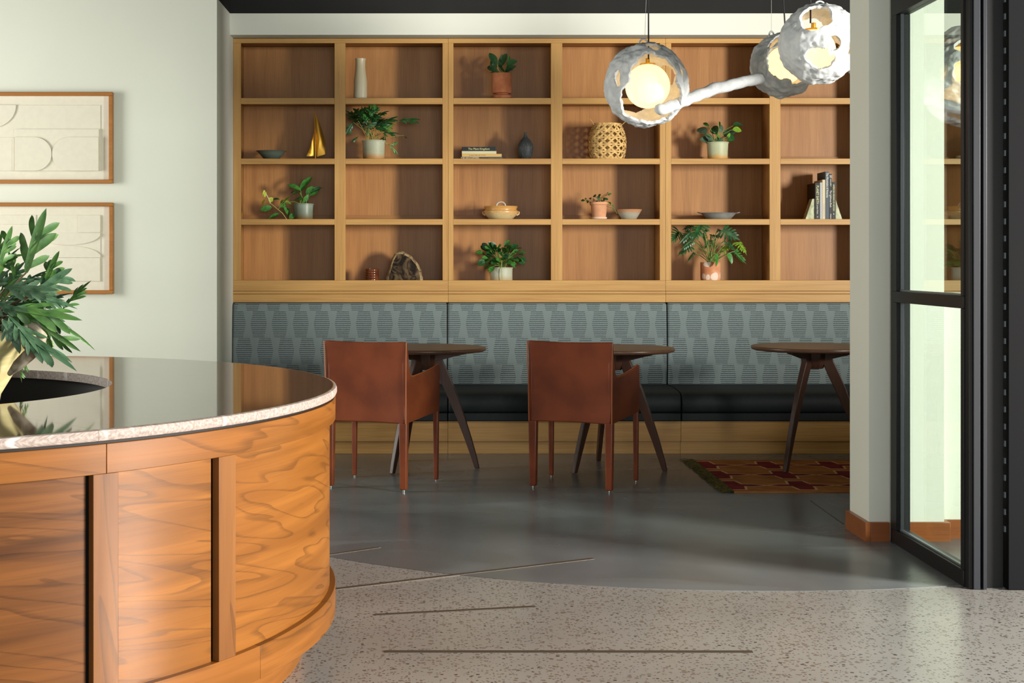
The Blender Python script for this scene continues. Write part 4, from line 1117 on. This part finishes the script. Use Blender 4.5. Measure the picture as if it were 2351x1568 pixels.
lid = obj('lid', MB().lathe([(.001, .066), (36 * r, .066), (36 * r, .076), (38.5 * r, .090), (38.2 * r, .093), (20 * r, .094), (.001, .096)], 48), cas, cd, smooth=45)
obj('strap_handle', MB().tube([(-10 * r, 0, .092), (-9.5 * r, 0, .108), (-5 * r, 0, .121), (1 * r, 0, .125), (6 * r, 0, .120), (9.5 * r, 0, .108), (10.5 * r, 0, .092)], [.008, .006, .005, .005, .005, .005, .006], 10), glaze('handle_grey', RGB(186, 182, 166), RGB(178, 172, 152), RGB(170, 160, 130), .12), lid, smooth=60)
terl = plain('terracotta_weathered', RGB(206, 150, 112), .8, .2, var=.10, scale=18)
t = thing('potted_plant', 'small trailing plant in a terracotta pot with saucer on the third shelf', 'plant', at(1375, 2)); hp = PZ(464, YS) - ROW[2]
obj('pot', MB().lathe([(.001, .010), (15.5 * r, .010), (16 * r, .013), (18.5 * r, hp - .026), (18.8 * r, hp - .022), (21 * r, hp - .018), (21 * r, hp), (18.5 * r, hp), (18 * r, hp - .012), (.001, hp - .012)], 40), terl, t, smooth=40)
obj('saucer', MB().lathe([(.001, 0), (15 * r, 0), (18 * r, .005), (18.6 * r, .017), (17.2 * r, .017), (16 * r, .009), (.001, .009)], 40), plain('saucer_pale_terracotta', RGB(216, 186, 164), .8, .2), t, smooth=40)
obj('soil', MB().lathe([(.001, hp - .011), (17 * r, hp - .011), (.001, hp - .007)], 20), SOIL, t)
def c4m(x, y): return (1020 + x / 4.521, 370 + y / 4.521)
leaves(t, at(1375, 2), L2P(c4m, [(1460, 410, 1415, 405, 6), (1460, 400, 1478, 375, 5), (1500, 420, 1475, 440, 8), (1520, 400, 1510, 370, 7), (1560, 410, 1530, 420, 9), (1570, 370, 1550, 350, 9), (1600, 380, 1615, 345, 9), (1610, 400, 1590, 365, 9, GM), (1650, 410, 1670, 380, 9, GM), (1670, 400, 1700, 385, 8), (1630, 420, 1660, 400, 10), (1700, 330, 1690, 320, 4), (1710, 345, 1735, 330, 6, GM), (1700, 340, 1720, 355, 5), (1700, 420, 1730, 440, 7, GM), (1740, 460, 1765, 485, 9, GM), (1750, 490, 1770, 515, 8, GM), (1540, 390, 1560, 420, 8), (1580, 430, 1600, 410, 8), (1480, 430, 1500, 400, 7)]), GD, STEMD, soil=(.045, hp - .008), stem_r=.0014, kind='oval', spread=.03, seed=12)
stem_obj(t, [W(*c4m(1690, 420), YS - .03) - at(1375, 2), W(*c4m(1740, 450), YS - .05) - at(1375, 2), W(*c4m(1795, 545), YS - .05) - at(1375, 2)], .0014, STEM)
bw_ = thing('bowl', 'small flared grey bowl with a raw clay rim beside the terracotta pot', 'bowl', at(1444, 2)); h = PZ(481, YS) - ROW[2]
bm_ = glaze('grey_glaze_clay_rim', RGB(186, 132, 92), RGB(168, 164, 146), RGB(160, 158, 142), h * 1.12, .5)
obj('bowl_body', MB().lathe([(.001, 0), (15 * r, 0), (17 * r, .004), (24 * r, h * .55), (30 * r, h), (28.4 * r, h), (22 * r, h * .52), (13 * r, .012), (.001, .010)], 44), bm_, bw_, smooth=45)
pl = thing('serving_dish', 'low pewter dish with two small handles on the third shelf', 'dish', at(1650, 2)); h = PZ(489, YS) - ROW[2]
pw = plain('aged_pewter', RGB(150, 153, 148), .42, metal=.15, var=.12, scale=30)
obj('dish_body', MB().lathe([(.001, 0), (24 * r, 0), (27 * r, .002), (36 * r, h * .7), (40 * r, h * .93), (42 * r, h), (38 * r, h - .001), (34 * r, h * .65), (24 * r, .006), (.001, .005)], 48), pw, pl, smooth=45)
for s in (-1, 1): obj('handle', MB().tube([(s * 39 * r, -.022, h - .002), (s * 47 * r, -.012, h + .004), (s * 48 * r, .0, h + .004), (s * 47 * r, .012, h + .004), (s * 39 * r, .022, h - .002)], .0035, 8), pw, pl, smooth=60)
# upright books with bookends
def cbk(x, y): return (1830 + x / 12.546, 385 + y / 12.546)
def book_up(label, x0, x1, ytop, col, texts, depth=.20, jut=0.0):
    a, _ = cbk(x0, 0); b, _ = cbk(x1, 0); _, yt = cbk(0, ytop); Yb = YS - .06 + jut
    rr = Yb / FPX; w = (b - a) * rr - .0006; h = PZ(yt, Yb) - ROW[2]
    t = thing('book', label, 'book', (PX((a + b) / 2, Yb), Yb, ROW[2]), 0, 'books standing between the bookends'); cm = plain('book_cloth', col, .5, .35)
    mb = MB().box(-w / 2, w / 2, 0, .003, 0, h); mb.box(-w / 2, -w / 2 + .002, .003, depth, 0, h); mb.box(w / 2 - .002, w / 2, .003, depth, 0, h)
    obj('cover', mb, cm, t, bevel=.0008)
    obj('pages', MB().box(-w / 2 + .002, w / 2 - .002, .003, depth - .004, .003, h - .003), PAGE, t)
    for body, ya, yb, size, mt in texts:
        _, p0 = cbk(0, ya); _, p1 = cbk(0, yb); zc = (PZ(p0, Yb) + PZ(p1, Yb)) / 2 - ROW[2]
        me = text_mesh(body, size, mt); o = bpy.data.objects.new('spine_title', me); COL.objects.link(o); o.parent = t
        xs = [vv.co.x for vv in me.vertices]; wid = max(xs) - min(xs); tgt = PZ(p0, Yb) - PZ(p1, Yb)
        o.location = (0, -.0002, zc); o.rotation_euler = (PI / 2, PI / 2, 0); o.scale = (tgt / wid, 1, 1)
book_up('black book at the left end of the upright row', 520, 655, 440, RGB(32, 32, 32), [('PLANET EARTH', 520, 1045, .026, INKY), ('Jonathan Weiner', 1075, 1340, .014, INKW), ('W', 1390, 1440, .012, INKW)], .215)
book_up('pale grey book beside the black book', 658, 728, 425, RGB(176, 178, 178), [], .20, .004)
book_up('cream book standing in the upright row', 730, 812, 345, RGB(206, 194, 160), [('MAREMONTI', 1040, 1400, .012, INKG)], .23, .003)
book_up('tall slate blue book standing in the upright row', 815, 925, 110, RGB(72, 82, 90), [('The Mountains of America', 150, 860, .022, INKW)], .22, .002)
book_up('slim black book with a white patch on its spine', 930, 1005, 178, RGB(40, 42, 42), [('SAINT', 215, 300, .026, INKW), ('GALLERY', 320, 540, .013, INKW), ('The Lighthouse Book', 655, 1140, .021, INKW), ('PRESS', 1330, 1470, .011, INKW)], .18, .005)
book_up('low dark grey book at the right end of the upright row', 1008, 1102, 408, RGB(44, 48, 47), [('AMERICAN INDIANS OF HISTORY', 480, 1255, .017, INKY), ('4', 1310, 1350, .012, INKW)], .19, .004)
onyx = M('green_onyx', .25, .5); n_ = onyx.noise(scale=16, detail=4, dist=1.2); onyx.color(onyx.mix(n_.step(.3, .7), RGB(150, 160, 122), RGB(214, 214, 180))); onyx = onyx.m
for lab, pts, jut in (('green onyx wedge bookend on the black book side', [(240, 1490), (520, 1490), (520, 895), (440, 895)], .0), ('pale onyx wedge bookend on the right of the books', [(1104, 1490), (1305, 1490), (1108, 905)], .0)):
    Yb = YS - .05; ppx = [cbk(*q_) for q_ in pts]; x0 = PX(sum(q_[0] for q_ in ppx) / len(ppx), Yb)
    e = thing('bookend', lab, 'bookend', (x0, Yb, ROW[2]), 0, 'onyx bookends')
    pp = [(PX(q_[0], Yb) - x0, max(0, PZ(q_[1], Yb) - ROW[2])) for q_ in ppx]; pp[0] = (pp[0][0], 0); pp[1] = (pp[1][0] - (.0006 if lab[0] == 'g' else 0), 0)
    if lab[0] == 'g': pp[2] = (pp[2][0] - .0006, pp[2][1])
    obj('wedge', MB().prism(pp, 'y', 0, .08), onyx, e, bevel=.002)

# --- bottom row
jar = thing('jar', 'small ridged glossy brown jar', 'jar', at(854, 3)); h = PZ(617, YS) - ROW[3]
jp = [(.001, 0), (14.5 * r, 0)]
for k in range(5): jp += [(15.6 * r, h * (k + .15) / 5), (15.8 * r, h * (k + .6) / 5), (14.9 * r, h * (k + .92) / 5)]
jp += [(15 * r, h), (13 * r, h), (12.6 * r, h * .4), (.001, h * .35)]
obj('vessel', MB().lathe(jp, 40), plain('brown_tenmoku', RGB(96, 50, 28), .15, .6, var=.25, scale=30), jar, smooth=40)
pet = M('petrified_wood_bark', .8, .3); n_ = pet.noise(scale=22, detail=5, rough=.65, dist=.8); pet.color(pet.mix(n_.step(.3, .68), RGB(70, 56, 42), RGB(176, 150, 108))); pet.bump(n_, .6, .01)
pol = M('petrified_wood_polished', .08, .6); n2 = pol.noise(scale=9, detail=5, rough=.6, dist=1.5); n3 = pol.noise(scale=14, detail=5, stretch=(.7, 1, 1.4), dist=1.2)
c_ = pol.mix(n2.step(.38, .62), RGB(40, 34, 30), RGB(112, 92, 68)); pol.color(pol.mix(n3.step(.62, .70) * .7, c_, RGB(190, 166, 118)))
pf = thing('petrified_wood', 'slab of petrified wood with a polished dark face', 'stone', at(929, 3)); 
out = [(1655, 1240), (1660, 1190), (1690, 1110), (1715, 1010), (1750, 955), (1800, 932), (1840, 938), (1920, 985), (1985, 1060), (2025, 1130), (2035, 1200), (2042, 1240)]
pp = []
for q_ in out:
    px, py = c3m(*q_); pp.append((PX(px, YS) - at(929, 3).x, PZ(py, YS) - ROW[3]))
pp[0] = (pp[0][0], 0.0); pp[-1] = (pp[-1][0], 0.0)
den = []
for i in range(len(pp) - 1):
    for k in range(5):
        t_ = k / 5; x0 = pp[i][0] * (1 - t_) + pp[i + 1][0] * t_; z0 = pp[i][1] * (1 - t_) + pp[i + 1][1] * t_
        den.append((x0 + .003 * mnoise.noise((i * 2 + t_ * 2, 1, 0)), max(0, z0 + .003 * mnoise.noise((i * 2 + t_ * 2, 5, 0)))))
den.append(pp[-1])
cx_, cz_ = 0.0, .075
mb = MB(); n = len(den)
rings = [(.0, -.040, .84), (.0, -.034, .93), (0, -.02, 1.0), (0, .03, 1.0), (0, .045, .9)]
for k, (_, y_, s_) in enumerate(rings):
    for x0, z0 in den: mb.v.append((cx_ + (x0 - cx_) * s_, y_ + .003 * mnoise.noise((x0 * 60, z0 * 60, k)) + z0 * .22, max(0, cz_ + (z0 - cz_) * s_) if z0 > 0 else 0))
for k in range(len(rings) - 1):
    for i in range(n - 1): mb.f.append([k * n + i, k * n + i + 1, (k + 1) * n + i + 1, (k + 1) * n + i]); mb.m.append(0)
    mb.f.append([k * n + n - 1, k * n, (k + 1) * n, (k + 1) * n + n - 1]); mb.m.append(0)
mb.f.append(list(range(n))); mb.m.append(1); mb.f.append([(len(rings) - 1) * n + i for i in range(n)]); mb.m.append(0)
obj('slab', mb, [pet.m, pol.m], pf, smooth=30)
t, base, hp = pot_thing('potted_plant', 'bushy round leaved plant in a pale sage pot on the bottom shelf', 1151, 3, 50, 54, 614, glaze('pale_sage_pot', RGB(170, 174, 150), RGB(176, 178, 156), RGB(178, 162, 124), .1, .5))
rn = random.Random(21); lst = []
for i in range(84):
    a = rn.uniform(0, 2 * PI); e = rn.uniform(-.55, 1.2); R_ = rn.uniform(.05, .115)
    d = Vector((math.cos(a) * math.cos(e) * 1.15, math.sin(a) * math.cos(e) * .85, math.sin(e) * .95))
    p0 = Vector((0, 0, hp + .055)) + d * R_
    if p0.z < .012: continue
    out_d = (d + Vector((rn.uniform(-.5, .5), rn.uniform(-.5, .2), rn.uniform(-.6, .4)))).normalized()
    L = rn.uniform(.048, .072)
    p1 = p0 + out_d * L
    p1.z = max(p1.z, .004); p1.y = min(p1.y, .20); p1.y = max(p1.y, -.16)
    leaf_obj('obov', i % 3, [GM, GD, GM, GD][i % 4], t, p0, p1, L * rn.uniform(.55, .72), (d + Vector((0, -.6, .5))), .15)
    if i % 2 == 0: stem_obj(t, [Vector((rn.uniform(-.03, .03), rn.uniform(-.03, .03), hp - .012)), Vector((0, 0, hp + .04)) + d * R_ * .3, p0], .0022, STEM)
stem_obj(t, [Vector((.0, -.085, hp + .05)), Vector((-.004, -.10, hp - .03)), Vector((.004, -.10, .004))], .0022, STEMY)
flo = M('terracotta_white_flowers', .85, .2); x_, y_, z_ = flo.xyz(); d_, r_, g_ = flo.voro(13); n_ = flo.noise(scale=30, detail=3); n4 = flo.noise(scale=10, detail=2)
c_ = flo.mix(n4.step(.35, .65), RGB(190, 122, 82), RGB(214, 158, 120)); flo.color(flo.mix((d_ + (n_ - .5) * .25).lt(.40) * .85, c_, RGB(226, 210, 194))); flo = flo.m
t = thing('potted_philodendron', 'split leaf plant in a white flowered terracotta pot on the bottom shelf', 'plant', at(1631, 3)); hp = PZ(602, YS) - ROW[3]
obj('pot', MB().lathe([(.001, 0), (21 * r, 0), (22 * r, .004), (22.6 * r, .02), (22.8 * r, hp), (20.8 * r, hp), (20.5 * r, hp - .013), (.001, hp - .013)], 40), flo, t, smooth=40)
obj('soil', MB().lathe([(.001, hp - .012), (20 * r, hp - .012), (.001, hp - .008)], 20), SOIL, t)
def cph(x, y): return (1530 + x / 10.455, 500 + y / 10.455)
PH = [(300, 330, 115, 585, .72), (840, 150, 620, 540, .95, GD, 'split', (-.10, -.16)), (650, 190, 380, 270, .5), (600, 350, 320, 620, .65), (610, 560, 340, 770, .6), (590, 690, 240, 890, .6), (1350, 280, 1785, 540, .85, GD, 'split', (-.08, -.12)), (1000, 560, 925, 790, .8), (1120, 530, 1120, 780, .75), (1310, 740, 1570, 690, .9, GB), (1730, 590, 1955, 865, .7, GB), (1480, 590, 1680, 800, .55), (1640, 800, 1915, 1115, .45, GM), (1170, 860, 1225, 1165, 20, GM, 'heart', (-.10, -.12)), (1480, 860, 1590, 1095, 15, GM, 'heart', (-.06, -.08)), (1220, 300, 1390, 320, .7), (1060, 440, 1350, 420, .6), (880, 370, 930, 600, .7), (660, 840, 470, 1050, .4), (920, 290, 990, 330, .9), (1380, 560, 1480, 640, .8), (1420, 800, 1440, 920, .5, GB)]
leaves(t, at(1631, 3), L2P(cph, PH), GD, STEM, soil=(.035, hp - .01), stem_r=.0028, kind='split', spread=.05, curl=.15, seed=15)

# ================================================================ BOWL OF FERN ON THE DESK
YB = 4.6; bc = Vector((PX(-60, YB), YB, 0.7005))
bowlm = M('carved_root_wood', .6, .3); n_ = bowlm.noise(scale=5, detail=4, dist=.8, stretch=(1, 1, 3)); bowlm.color(bowlm.mix(n_.step(.3, .7), RGB(176, 164, 108), RGB(212, 200, 150))); bowlm.bump(n_, .3, .01); bowlm = bowlm.m
drift = M('grey_driftwood', .8, .2); n_ = drift.noise(scale=16, detail=5, dist=1.0); drift.color(drift.mix(n_.step(.3, .7), RGB(112, 96, 74), RGB(178, 168, 146))); drift.bump(n_, .5, .01); drift = drift.m
bowl = thing('planter_bowl', 'pale carved root wood bowl with driftwood handle in the desk opening', 'planter', bc)
wb_ = lambda a, z_: 1 + .05 * mnoise.noise((math.cos(a) * 1.2, math.sin(a) * 1.2, z_ * 5)) + .015 * mnoise.noise((math.cos(a) * 4, math.sin(a) * 4, z_ * 12))
obj('bowl_body', MB().lathe([(.001, 0), (.050, 0), (.062, .01), (.086, .14), (.130, .215), (.178, .285), (.208, .325), (.212, .345), (.202, .350), (.192, .335), (.150, .26), (.001, .22)], 64, wob=wb_), bowlm, bowl, smooth=60)
hw = [W(60, 742, YB - .12) - bc, W(84, 752, YB - .13) - bc, W(97, 772, YB - .13) - bc, W(90, 795, YB - .14) - bc, W(66, 815, YB - .15) - bc, W(42, 838, YB - .13) - bc, W(22, 858, YB - .09) - bc]
obj('driftwood_handle', MB().tube(hw, [.010, .014, .016, .018, .020, .018, .008], 12), drift, bowl, smooth=60)
hw = [W(62, 745, YB - .13) - bc, W(52, 768, YB - .15) - bc, W(58, 792, YB - .155) - bc, W(68, 812, YB - .15) - bc]
obj('driftwood_handle', MB().tube(hw, [.006, .009, .010, .006], 10), drift, bowl, smooth=60)
obj('soil', MB().lathe([(.001, .285), (.165, .285), (.10, .30), (.001, .305)], 32), SOIL, bowl)
fern = thing('potted_fern', 'large blue-green star fern growing in the desk bowl', 'plant', bc + Vector((0, 0, .306)))
fb = bc + Vector((0, 0, .306))
def cf(x, y): return (x / 3.334, 470 + y / 3.334)
BF = [(200, 520, 330, 30, .75, GF2, -.12, -.14), (0, 460, 100, 155, .7, GF2, -.05, -.02), (300, 660, 560, 465, .9, GF, -.1, -.02), (330, 640, 440, 335, .75, GF2, .0, .05), (480, 800, 675, 555, .55, GF2, -.02, .02), (60, 790, 610, 850, .55, GF2, -.14, -.16), (20, 890, 580, 1215, .42, GF, -.16, -.24), (250, 870, 592, 1132, .5, GF2, -.1, -.12), (380, 900, 752, 1100, .22, GF2, -.02, .05), (20, 880, 150, 1060, .9, GF, -.2, -.22),
      (0, 600, 240, 540, .8, GF, -.02, .04), (40, 640, 430, 640, .55, GF, -.16, -.2), (-60, 560, 130, 300, .7, GF2, .02, .06), (150, 620, 370, 470, .8, GF, .04, .1), (100, 700, 500, 700, .5, GF, .02, .06), (200, 800, 560, 940, .5, GF, -.06, -.02), (-100, 700, 60, 480, .7, GF, -.1, -.1), (60, 850, 320, 1105, .5, GF, -.18, -.24), (130, 620, 60, 330, .5, GF2, .05, .1), (330, 960, 405, 1120, .35, GB, -.08, -.1), (280, 950, 360, 1230, .12, GF, -.1, -.1), (-40, 520, 0, 190, .6, GF2, -.02, .0), (180, 1180, 215, 1280, .5, GF2, .02, .0), (160, 1210, 155, 1360, .35, GF2, .02, .0), (240, 700, 600, 760, .45, GF, -.08, -.05), (0, 560, -120, 250, .7, GF2, 0, .02), (-60, 760, 200, 800, .6, GF, -.2, -.25)]
BF = [q[:4] + (q[4] * 1.2 if q[4] > .3 else q[4],) + q[5:] for q in BF]
BF += [(60, 760, 330, 560, 1.0, GF, .06, .1), (0, 700, 260, 640, 1.0, GF, .0, .0), (120, 760, 420, 760, .9, GF, -.05, -.05), (60, 820, 380, 860, .8, GF2, -.1, -.12), (20, 640, 180, 420, .9, GF, .05, .08), (180, 720, 480, 560, .9, GF2, .08, .12), (-20, 740, 120, 560, 1.0, GF2, -.08, -.1), (260, 780, 540, 640, .8, GF, .06, .08), (200, 840, 470, 980, .7, GF2, -.02, .0)]
rn = random.Random(33)
for i, (bx_, by_, tx_, ty_, w_, mt, d0, d1) in enumerate(BF):
    P0 = W(*cf(bx_, by_), YB + d0) - fb; P1 = W(*cf(tx_, ty_), YB + d1) - fb
    leaf_obj('frond' if w_ > .3 else 'lance', i % 5, mt, fern, P0, P1, w_ if w_ > .3 else .016, (rn.uniform(-.5, .5), -.8, .6), .14, rn.uniform(-.35, .35), 'frond')
    if by_ < 1150:
        s0 = Vector((rn.uniform(-.06, .06), rn.uniform(-.08, .05), -.004)); stem_obj(fern, [s0, s0.lerp(P0, .5) + Vector((0, 0, .05)), P0], .0028, STEMD)
for i in range(22):                                          # the side of the plant outside the picture and the dense heart
    a = rn.uniform(PI * .55, PI * 1.6); e = rn.uniform(-.1, 1.1); L = rn.uniform(.14, .26)
    d = Vector((math.cos(a) * math.cos(e), math.sin(a) * math.cos(e), math.sin(e))); P0 = d * .10 + Vector((0, 0, .03)); P1 = P0 + d * L + Vector((0, 0, -.04))
    leaf_obj('frond', i % 5, [GF, GF2][i % 2], fern, P0, P1, rn.uniform(.6, .9), (0, -.4, .8), .2, rn.uniform(-.4, .4), 'frond')
    stem_obj(fern, [Vector((0, 0, -.004)), P0 * .6, P0], .0025, STEMD)
for i in range(14):
    a = rn.uniform(-.9, .9); e = rn.uniform(.1, .9); L = rn.uniform(.12, .2)
    d = Vector((math.cos(a) * math.cos(e), -abs(math.sin(a)) * math.cos(e) * .8, math.sin(e))); P0 = d * .05 + Vector((0.04, 0, .03)); P1 = P0 + d * L
    leaf_obj('frond', i % 5, [GF, GF2, GD][i % 3], fern, P0, P1, rn.uniform(.5, .8), (rn.uniform(-.5, .5), -.6, .6), .2, rn.uniform(-.4, .4), 'frond')
    stem_obj(fern, [Vector((0, 0, -.004)), P0 * .6, P0], .0025, STEMD)
